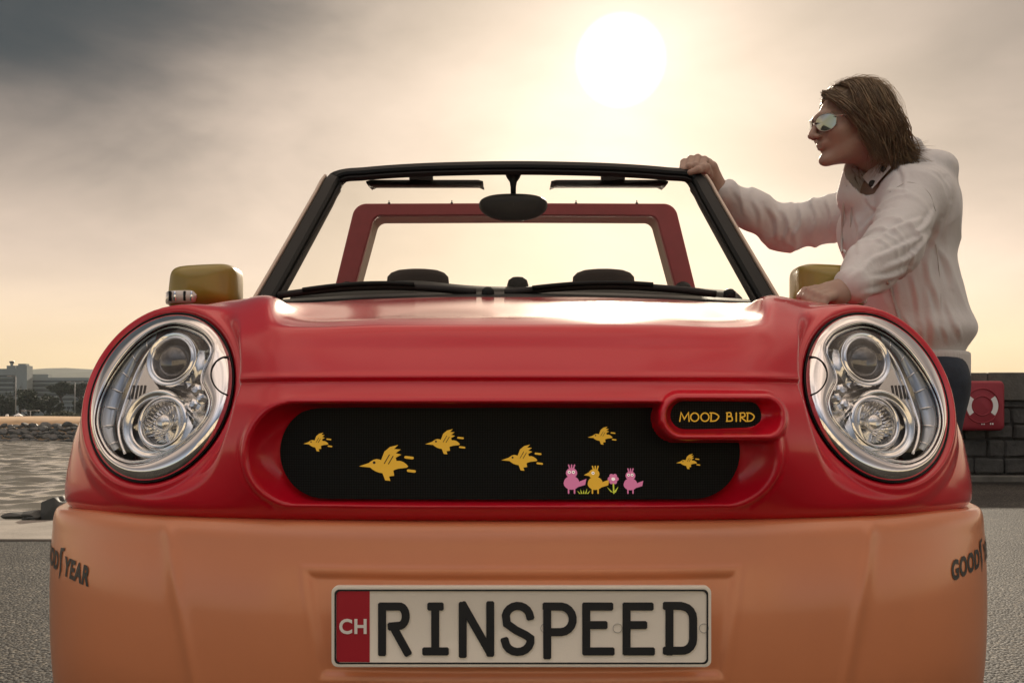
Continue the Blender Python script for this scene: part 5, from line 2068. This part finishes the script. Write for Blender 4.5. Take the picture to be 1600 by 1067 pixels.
# far hand, closed over the corner of the windscreen frame
fing = []
for i in range(4):
    x = 1068 + i * 10.5
    yk = (254, 249, 247, 250)[i]
    a, b, c_, e_ = pw(x + 9, yk + 4, 3.16), pw(x + 1, yk, 3.115), pw(x - 2, yk + 12, 3.075), pw(x + 5, yk + 20, 3.09)
    fing.append(([a, b, c_, e_], [.0115, .0115, .0105, .0095]))
thumb = ([pw(1108, 276, 3.13), pw(1104, 262, 3.085), pw(1090, 266, 3.062), pw(1078, 270, 3.06)], [.013, .0125, .011, .009])
palm_f = [([WR_F, pw(1108, 272, 3.155), pw(1090, 260, 3.16), pw(1078, 260, 3.16)], [.027, .027, .022, .018]), ([WR_F, pw(1111, 262, 3.13), pw(1102, 256, 3.13)], [.026, .018, .014])]
n2v, n2f = surface_nets(hand_sdf(fing + [thumb], palm_f), np.array([pw(1050, 300, 3.1)[0], 3.02, pw(0, 308, 3.1)[2]]), np.array([pw(1135, 240, 3.2)[0], 3.24, pw(0, 232, 3.2)[2]]), .0028)


# trunk and limbs under the clothes
def trunk_sdf(P):
    d = chain(P, [CHEST + (0, 0, .06), CHEST, BELLY, HIP], [.09, .12, .10, .095], .06)
    d = smin(d, chain(P, [SH_N, EL_N, WR_N], [.05, .038, .024], .02), .03)
    d = smin(d, chain(P, [SH_F, EL_F, WR_F], [.05, .038, .024], .02), .03)
    d = smin(d, capsule(P, SH_N, SH_F, .06, .06), .05)
    for s_, ft in zip((-1, 1), FEET):
        kn_ = (HIP + ft) / 2 + (-.03, 0, .03)
        d = smin(d, chain(P, [HIP + (0, s_ * .065, -.06), kn_, ft + (.0, 0, .10)], [.075, .055, .036], .03), .04)
    return d


tv, tf = surface_nets(trunk_sdf, (.55, 2.5, .02), (1.45, 3.35, 1.60), .016)
av, af = [], []
for v, f in ((tv, tf), (hv, hfc), (n1v, n1f), (n2v, n2f)):
    af += (np.asarray(f) + sum(len(q) for q in av)).tolist()
    av.append(v)
person = obj('person', np.concatenate(av), af, M['skin'], base=BASE)
tag(person, 'person in white jacket, jeans and sunglasses leaning on the car', 'person')


def wrinkle(V, N, amp, scale, stretch=(1, 1, 1), seed=0):
    out = V.copy()
    for i, (p, n) in enumerate(zip(V, N)):
        q = Vector((p[0] * scale * stretch[0] + seed, p[1] * scale * stretch[1], p[2] * scale * stretch[2]))
        a = 1 - abs(mnoise.noise(q)) * 2.0
        b = mnoise.noise(q * 2.3)
        out[i] = p + n * amp * (a * a * .9 - .45 + .35 * b)
    return out


def vnormals(V, F):
    F = np.asarray(F)
    fn = np.cross(V[F[:, 2]] - V[F[:, 0]], V[F[:, 3]] - V[F[:, 1]])
    N = np.zeros_like(V)
    for k_ in range(4):
        np.add.at(N, F[:, k_], fn)
    return N / (np.linalg.norm(N, axis=1, keepdims=True) + 1e-12)


def jacket_sdf(P):
    d = chain(P, [CHEST + (.005, .0, .015), CHEST + (.0, 0, -.05), BELLY, HIP + (-.005, -.01, .055)], [.125, .140, .134, .142], .07)
    d = smin(d, capsule(P, SH_N + (.015, .02, .01), SH_F + (.01, -.02, .0), .085, .072), .07)
    d = smin(d, ellip(P, CHEST + (.075, 0, .01), (.088, .15, .12)), .08)                     # upper back
    dn = chain(P, [SH_N + (.0, .0, .0), EL_N + (.008, 0, .0), (EL_N + WR_N) / 2 + (.002, 0, .002), WR_N + (.02, .006, .012)], [.080, .069, .060, .046], .03)
    df = chain(P, [SH_F, EL_F, (EL_F + WR_F) / 2, WR_F + (.025, .004, -.014)], [.080, .066, .055, .042], .03)
    d = smin(d, dn, .035)
    d = smin(d, df, .035)
    # stand-up collar and hood lying on the back
    cb = np.array(pw(1352, 268, 2.90))
    d = smin(d, chain(P, [cb + (-.006, .02, -.055), cb + (.0, .01, .005)], [.066, .058], .03), .03)
    d = smin(d, ellip(P, pw(1444, 268, 2.95), (.078, .125, .055)), .035)
    d = smin(d, ellip(P, pw(1405, 236, 2.93), (.055, .10, .035)), .03)
    # opening for the neck
    d = np.maximum(d, -capsule(P, hp_(-.015, 0, -.055), hp_(-.045, 0, -.15), .066, .060))
    # waistband end
    return np.maximum(d, (HIP[2] - .035) - P[..., 2])


jv, jf = surface_nets(jacket_sdf, (.55, 2.36, .78), (1.42, 3.36, 1.62), .0056)
jn = vnormals(jv, jf)
# long folds run along the sleeves and down the body
ax1 = (WR_N - SH_N) / np.linalg.norm(WR_N - SH_N)
sl = capsule(jv, SH_N, WR_N, .10, .07)
jv2 = jv + jn * 0
fold = np.zeros(len(jv))
for i, p in enumerate(jv):
    q = Vector(p)
    near = sl[i] < .012
    if near:
        t_ = float((p - SH_N) @ ax1)
        ec = math.exp(-((t_ - .24) / .13) ** 2)      # folds gather at the elbow
        w = Vector((p[0] * 6 + p[2] * 3, p[1] * 7, t_ * 15))
        fold[i] = (.006 + .009 * ec) * (max(0, 1 - abs(mnoise.noise(w)) * 3.2) ** 1.5 - .25) + .0022 * mnoise.noise(q * 18)
    else:
        w = Vector((p[0] * 9 + p[2] * 4, p[1] * 9, p[2] * 3.6 - p[0] * 3))
        fold[i] = .011 * (max(0, 1 - abs(mnoise.noise(w)) * 3.4) ** 1.5 - .25) + .0022 * mnoise.noise(q * 16)
        if p[0] < 1.0 and p[1] > 3.02:
            w = Vector((p[0] * 15, p[1] * 6, p[2] * 7))
            fold[i] += .007 * (max(0, 1 - abs(mnoise.noise(w)) * 3.0) ** 1.5 - .3)
hem_w = ss(HIP[2] - .035, HIP[2] + .03, jv[:, 2])
jv2 = jv + jn * (.6 * fold * (.3 + .7 * hem_w))[:, None]
# blouson fullness above the waistband
jv2 = jv2 + jn * (.014 * np.exp(-((jv[:, 2] - HIP[2] - .05) / .035) ** 2) * (sl > .02))[:, None]
# the larger creases, one by one: (points as seen, height, width in view)
FOLDS = [
    ([(1392, 328), (1366, 340), (1345, 362)], .008, 5), ([(1440, 342), (1400, 356), (1358, 384)], .010, 5.5), ([(1452, 366), (1410, 384), (1352, 410)], .009, 5.5),
    ([(1448, 372), (1425, 398), (1384, 418)], .009, 5), ([(1420, 420), (1392, 432), (1360, 436)], .008, 5), ([(1400, 440), (1378, 452), (1350, 458)], .007, 5),
    ([(1376, 386), (1350, 418), (1330, 432)], .006, 5), ([(1458, 330), (1446, 352), (1430, 366)], .008, 5), ([(1472, 346), (1460, 376), (1452, 398)], .008, 5),
    ([(1446, 400), (1452, 432), (1464, 468), (1472, 500)], .009, 6), ([(1462, 384), (1480, 412), (1488, 450)], .008, 6), ([(1424, 430), (1432, 462), (1436, 500)], .007, 6),
    ([(1476, 470), (1486, 495), (1496, 520)], .007, 5), ([(1410, 490), (1424, 515), (1430, 530)], .007, 5), ([(1450, 490), (1456, 512), (1454, 532)], .007, 5),
    ([(1470, 505), (1478, 525), (1480, 536)], .006, 4), ([(1440, 515), (1442, 535)], .006, 4), ([(1495, 505), (1500, 530)], .006, 4),
    ([(1146, 296), (1158, 314), (1162, 334)], .006, 4), ([(1176, 312), (1186, 332), (1188, 354)], .008, 5), ([(1198, 322), (1212, 344), (1214, 372)], .010, 5),
    ([(1222, 326), (1232, 350), (1226, 378)], .010, 5), ([(1246, 318), (1252, 344), (1240, 372)], .009, 5), ([(1268, 314), (1276, 340), (1270, 366)], .007, 5),
    ([(1290, 312), (1298, 336), (1296, 360)], .006, 4), ([(1335, 330), (1342, 360), (1340, 392)], .006, 5), ([(1352, 306), (1362, 322), (1378, 330)], .006, 4),
    ([(1470, 262), (1484, 284), (1488, 306)], .008, 6), ([(1420, 246), (1450, 252), (1474, 272)], .008, 6), ([(1398, 250), (1412, 272), (1414, 298)], .006, 5)]
fpx, fpy = 800 + F_PX * jv2[:, 0] / jv2[:, 1], YH - F_PX * (jv2[:, 2] - CAM_Z) / jv2[:, 1]
push = np.zeros(len(jv2))
facing = ss(.35, -.25, jn[:, 1])
fr_ = np.random.default_rng(2)
for pts_, hgt_, wd_ in FOLDS:
    L = smooth_line(np.array(pts_, float), 40)
    bb = (fpx > L[:, 0].min() - 30) & (fpx < L[:, 0].max() + 30) & (fpy > L[:, 1].min() - 30) & (fpy < L[:, 1].max() + 30)
    ii = np.where(bb)[0]
    if len(ii) == 0:
        continue
    d2 = np.hypot(fpx[ii, None] - L[None, :, 0], fpy[ii, None] - L[None, :, 1])
    k_ = d2.argmin(1)
    T_2 = np.gradient(L, axis=0)
    sd = np.sign((fpx[ii] - L[k_, 0]) * T_2[k_, 1] - (fpy[ii] - L[k_, 1]) * T_2[k_, 0]) * d2.min(1)
    tp = np.sin(np.clip(k_ / 39, .04, .96) * math.pi) ** .6
    # a crisp ridge with a soft valley on one side
    prof_ = np.where(sd > 0, np.exp(-(sd / wd_) ** 2), np.exp(-(sd / (wd_ * .55)) ** 2)) - .75 * np.exp(-((sd + wd_ * 1.15) / (wd_ * .7)) ** 2)
    push[ii] += .72 * hgt_ * prof_ * tp
jv2 = jv2 + jn * (push * facing)[:, None]
jacket = obj('jacket', jv2, jf, M['jacket'], person)
tag(jacket, 'creased off-white hooded jacket')


def band_sdf(P):
    d = chain(P, [HIP + (-.004, -.01, .05), HIP + (0, -.008, -.07)], [.140, .137], .02)
    return np.maximum(d, np.maximum(P[..., 2] - (HIP[2] - .012), (HIP[2] - .095) - P[..., 2]))


bv, bfc = surface_nets(band_sdf, HIP - (.2, .2, .14), HIP + (.2, .2, .05), .008)
ob = obj('waistband', bv, bfc, M['rib'], jacket, auto=50)


def jeans_sdf(P):
    d = capsule(P, HIP + (0, 0, -.02), HIP + (.01, 0, -.12), .126, .128)
    for s_, ft in zip((-1, 1), FEET):
        kn_ = (HIP + ft) / 2 + (-.03, 0, .03)
        d = smin(d, chain(P, [HIP + (.005, s_ * .075, -.10), kn_, ft + (.0, 0, .06)], [.105, .078, .066], .03), .03)
    return np.maximum(d, P[..., 2] - (HIP[2] - .03))


dv, dfc = surface_nets(jeans_sdf, (HIP[0] - .25, 2.68, .03), (HIP[0] + .32, 3.24, HIP[2]), .012)
jeans = obj('jeans', dv, dfc, M['jean'], person)
p0 = pw(1492, 612, 2.80)
MB().tube(smooth_line([pw(1478, 603, 2.815), pw(1488, 609, 2.812), pw(1500, 611, 2.818), pw(1512, 606, 2.85)], 14), .0025, 6).build('pocket_seam', mat('seam_thread', (.10, .10, .10), .8), jeans)
for ft in FEET:
    def shoe(P, ft=ft):
        d = smin(ellip(P, ft + (-.06, 0, .035), (.15, .05, .045)), ellip(P, ft + (.02, 0, .06), (.06, .045, .06)), .03)
        return np.maximum(d, -P[..., 2] + .002)
    sv, sf = surface_nets(shoe, ft + (-.24, -.08, -.02), ft + (.12, .08, .15), .010)
    obj('shoe', sv, sf, M['rubber'], person)

# details lie on the visible side of the jacket
jpx, jpy = 800 + F_PX * jv2[:, 0] / jv2[:, 1], YH - F_PX * (jv2[:, 2] - CAM_Z) / jv2[:, 1]


def on_jacket(px, py, out=.0):
    d = np.hypot(jpx - px, jpy - py)
    near = np.where(d < 7)[0]
    if len(near) == 0:
        near = np.argsort(d)[:6]
    ymin = jv2[near, 1].min()
    near = near[jv2[near, 1] < ymin + .03]
    w = 1 / (d[near] + .5) ** 2
    return pw(px, py, float((jv2[near, 1] * w).sum() / w.sum()) - out)


flp = [(1347, 277), (1380, 241), (1392, 262), (1363, 295)]
v = []
fq, fy = [], []
for a in np.linspace(0, 1, 8):
    for b in np.linspace(0, 1, 5):
        q = (np.array(flp[0]) * (1 - a) + np.array(flp[1]) * a) * (1 - b) + (np.array(flp[3]) * (1 - a) + np.array(flp[2]) * a) * b
        fq.append(q)
        fy.append(on_jacket(*q)[1])
fq, fy = np.array(fq), np.array(fy)
Aq = np.stack([fq[:, 0], fq[:, 1], np.ones(40)], 1)
cf_ = np.linalg.lstsq(Aq, fy, rcond=None)[0]
fy2 = Aq @ cf_
fy2 -= max((fy2 - fy).max(), 0) + .004
fplane = lambda px, py: float(np.interp(0, [0], [0])) + float(np.array([px, py, 1.0]) @ cf_) - float((Aq @ cf_ - fy2)[0])
v = [pw(*q, y_ - th) for th in (0, .004) for q, y_ in zip(fq, fy2)]
g = grid_faces(8, 5)
f = g.tolist() + (g[:, ::-1] + 40).tolist()
edge = [i for i in range(5)] + [i * 5 + 4 for i in range(1, 8)] + [35 + i for i in range(3, -1, -1)] + [i * 5 for i in range(6, 0, -1)]
f += [(edge[(i + 1) % len(edge)], edge[i], edge[i] + 40, edge[(i + 1) % len(edge)] + 40) for i in range(len(edge))]
flap = obj('collar_flap', v, f, M['jacket'], jacket, auto=40)
for (px, py) in ((1382, 264), (1363, 287)):
    c = pw(px, py, fplane(px, py) - .009)
    MB().lathe(c, (-.2, -1, .1), [(.0095, -.006), (.0095, .002), (.007, .004), (.0, .0035)], 16).build('press_stud', M['rubber'], jacket)
M['seam'] = mat('seam_shadow', (.52, .51, .50), .9)
for nm, pts, r_ in (('zip', [(1324, 290), (1318, 320), (1316, 355), (1320, 395)], .0035), ('placket_seam', [(1334, 296), (1330, 325), (1329, 355)], .0018),
                    ('pocket_welt', [(1388, 442), (1394, 462), (1401, 486), (1407, 508)], .0045),
                    ('yoke_seam', [(1390, 300), (1420, 285), (1450, 300), (1462, 330)], .0011),
                    ('side_seam', [(1462, 380), (1468, 430), (1470, 480), (1466, 530)], .0012)):
    L = smooth_line([on_jacket(*q, .0) for q in pts], 24)
    MB().tube(L, r_, 6).build(nm, M['seam'], jacket)
# cuff and bracelet of the far arm
wd = (EL_F - WR_F) / np.linalg.norm(EL_F - WR_F)
for k_, m_ in ((.018, M['jean']), (.026, M['white']), (.034, M['jean'])):
    MB().lathe(WR_F + wd * k_, wd, [(.033, -.004), (.036, 0), (.033, .004)], 22).build('cuff_stripe', m_, jacket)

# ---- hair: cap and strands
def cap_sdf(P):
    q = (P - HEADO.astype(np.float32)) @ H3.astype(np.float32)
    d = ellip(q, (-.004, 0, .034), (.097, .083, .087))
    d = smin(d, ellip(q, (-.036, 0, -.025), (.050, .074, .082)), .03)
    # leave the face free
    d = np.maximum(d, -(ellip(q, (.088, 0, -.035), (.075, .12, .125))))
    return d


cv, cf = surface_nets(cap_sdf, HEADO - (.2, .2, .2), HEADO + (.22, .2, .2), .006)
cap_n = vnormals(cv, cf)
cv = wrinkle(cv, cap_n, .006, 30, (1, 1, .35))
hair = obj('hair', cv, cf, M['strand'], person)
tag(hair, 'shoulder-length dark blond hair')
hm = MB()
hm2 = MB()
rh = np.random.default_rng(3)
for i in range(1500):
    side = 1 if rh.random() < .72 else -1
    f0 = rh.uniform(-.088, .085)
    # root on the parting, then over the side of the skull and down
    out_ = .080 + rh.uniform(0, .018)
    back = rh.uniform(0, 1)
    fend = f0 * .75 - .018 - .03 * rh.random()
    zend = rh.uniform(-.155, -.075) - (.0 if f0 > 0 else .02)
    if f0 > .04:                       # fringe strands swept aside along the temple
        pts = [(f0 - .005, side * .005, .113 - (f0 / .085) * .028), (f0 + .012, side * .034, .098 - .02 * rh.random()), (f0 - .002 - .01 * rh.random(), side * .066, .055), (f0 - .038, side * .083, .005), (f0 - .062, side * .088, -.05), (f0 - .075 - .02 * rh.random(), side * (.084 + .01 * rh.random()), rh.uniform(-.135, -.09))]
    else:
        r_ = math.sqrt(max(1 - ((f0 + .004) / .104) ** 2, .03))
        pts = [(f0, side * .004, .034 + .089 * r_), (f0 - .008, side * .050 * r_ , .036 + .080 * r_), (f0 - .018, side * (.090 * r_ + .004), .030), (fend - .010, side * (out_ * (.35 + .65 * r_) + .006), -.03), (fend - .018 - .012 * rh.random(), side * (out_ * (.3 + .6 * r_) + .004), -.085), (fend - .022 - (.015 + .05 * rh.random()) * (f0 < -.01), side * out_ * rh.uniform(.3, 1.0), zend + .02 * (f0 < -.01))]
    pts = np.array(pts) + rh.normal(size=(6, 3)) * np.array([[.001], [.003], [.004], [.006], [.008], [.010]])
    if side < 0 and f0 > .03:
        continue
    L = smooth_line([hp_(*q) for q in pts], 11)
    w = rh.uniform(.0006, .0016)
    (hm2 if rh.random() < .26 else hm).tube(L, np.array([.6, 1, 1, 1, 1, 1, .9, .8, .65, .45, .15]) * w, 4, cap=False)
# a few loose hairs against the sky
for i in range(26):
    f0 = rh.uniform(-.10, .09)
    r_ = math.sqrt(max(1 - ((f0 + .004) / .108) ** 2, .03))
    p0 = np.array([f0, rh.uniform(-.02, .02), .034 + .088 * r_])
    d = np.array([rh.uniform(-.03, .005), rh.normal() * .015, .008 * rh.random()])
    hm.tube([hp_(*p0), hp_(*(p0 + d + (0, 0, .008))), hp_(*(p0 + d * 2.2 + (0, 0, -.005)))], [.00035, .0003, .0002], 3, cap=False)
# fine outer hairs that catch the sun
for i in range(150):
    f0 = rh.uniform(-.092, .05)
    sd_ = 1 if rh.random() < .6 else -1
    r_ = math.sqrt(max(1 - ((f0 + .004) / .110) ** 2, .03))
    o_ = rh.uniform(.002, .009)
    pts = np.array([(f0, sd_ * .004, .036 + .089 * r_), (f0 - .012 - o_, sd_ * .052 * r_, .040 + .080 * r_ + o_ * .5), (f0 - .026 - o_, sd_ * (.092 * r_ + .006), .03), (f0 * .8 - .05 - o_, sd_ * .07, -.04), (f0 * .8 - .062 - 3 * o_, sd_ * .06, -.10 - .04 * rh.random())])
    pts += rh.normal(size=(5, 3)) * .004
    hm2.tube(smooth_line([hp_(*q) for q in pts], 10), .00035, 3, cap=False)
for i in range(16):
    t_ = rh.random()
    hm.tube(smooth_line([hp_(-.085, .03 * rh.normal(), .05), hp_(-.105 - .01 * t_, .02, -.02), hp_(-.125 - .02 * t_, .02, -.075 - .02 * t_), hp_(-.110 - .02 * t_, .02, -.112)], 9), .0006, 3, cap=False)
hs_ = hm.build('hair_strands', M['strand'], hair)
hs_['kind'] = 'stuff'
hs2 = hm2.build('light_strands', M['strand2'], hair)
hs2['kind'] = 'stuff'

# ---- sunglasses
sg = None
for s_ in (1, -1):
    n_ = 26
    loop = []
    for k_ in range(n_):
        a = 2 * math.pi * k_ / n_
        du = .0235 * math.sin(a) - .006 * math.cos(a) * (math.sin(a) < 0)
        dl = .028 * math.cos(a) * (1 + .14 * math.sin(a))
        loop.append((.1165 - .028 * ((s_ * .036 + dl * s_) / .06) ** 2 * 1.0 + .004 * 0, s_ * .036 + s_ * dl, .010 + du))
    P_ = [hp_(*q) for q in loop]
    cpt = hp_(.1165 - .028 * (.036 / .06) ** 2 + .003, s_ * .036, .010)
    if sg is None:
        fm = MB()
        fm.tube(P_ + [P_[0]], .0013, 6, cap=False)
        sg = fm.build('sunglasses', M['wire'], person)
    else:
        MB().tube(P_ + [P_[0]], .0013, 6, cap=False).build('rim', M['wire'], sg)
    MB().add(P_ + [cpt], [(k_, (k_ + 1) % n_, n_) if s_ < 0 else ((k_ + 1) % n_, k_, n_) for k_ in range(n_)]).build('lens', M['lens'], sg)
    MB().tube([hp_(.092, s_ * .064, .018), hp_(.05, s_ * .078, .018), hp_(.0, s_ * .083, .014)], .0013, 6).build('temple_arm', M['wire'], sg)
MB().tube([hp_(.115, .010, .018), hp_(.120, 0, .020), hp_(.115, -.010, .018)], .0012, 6).build('bridge', M['wire'], sg)
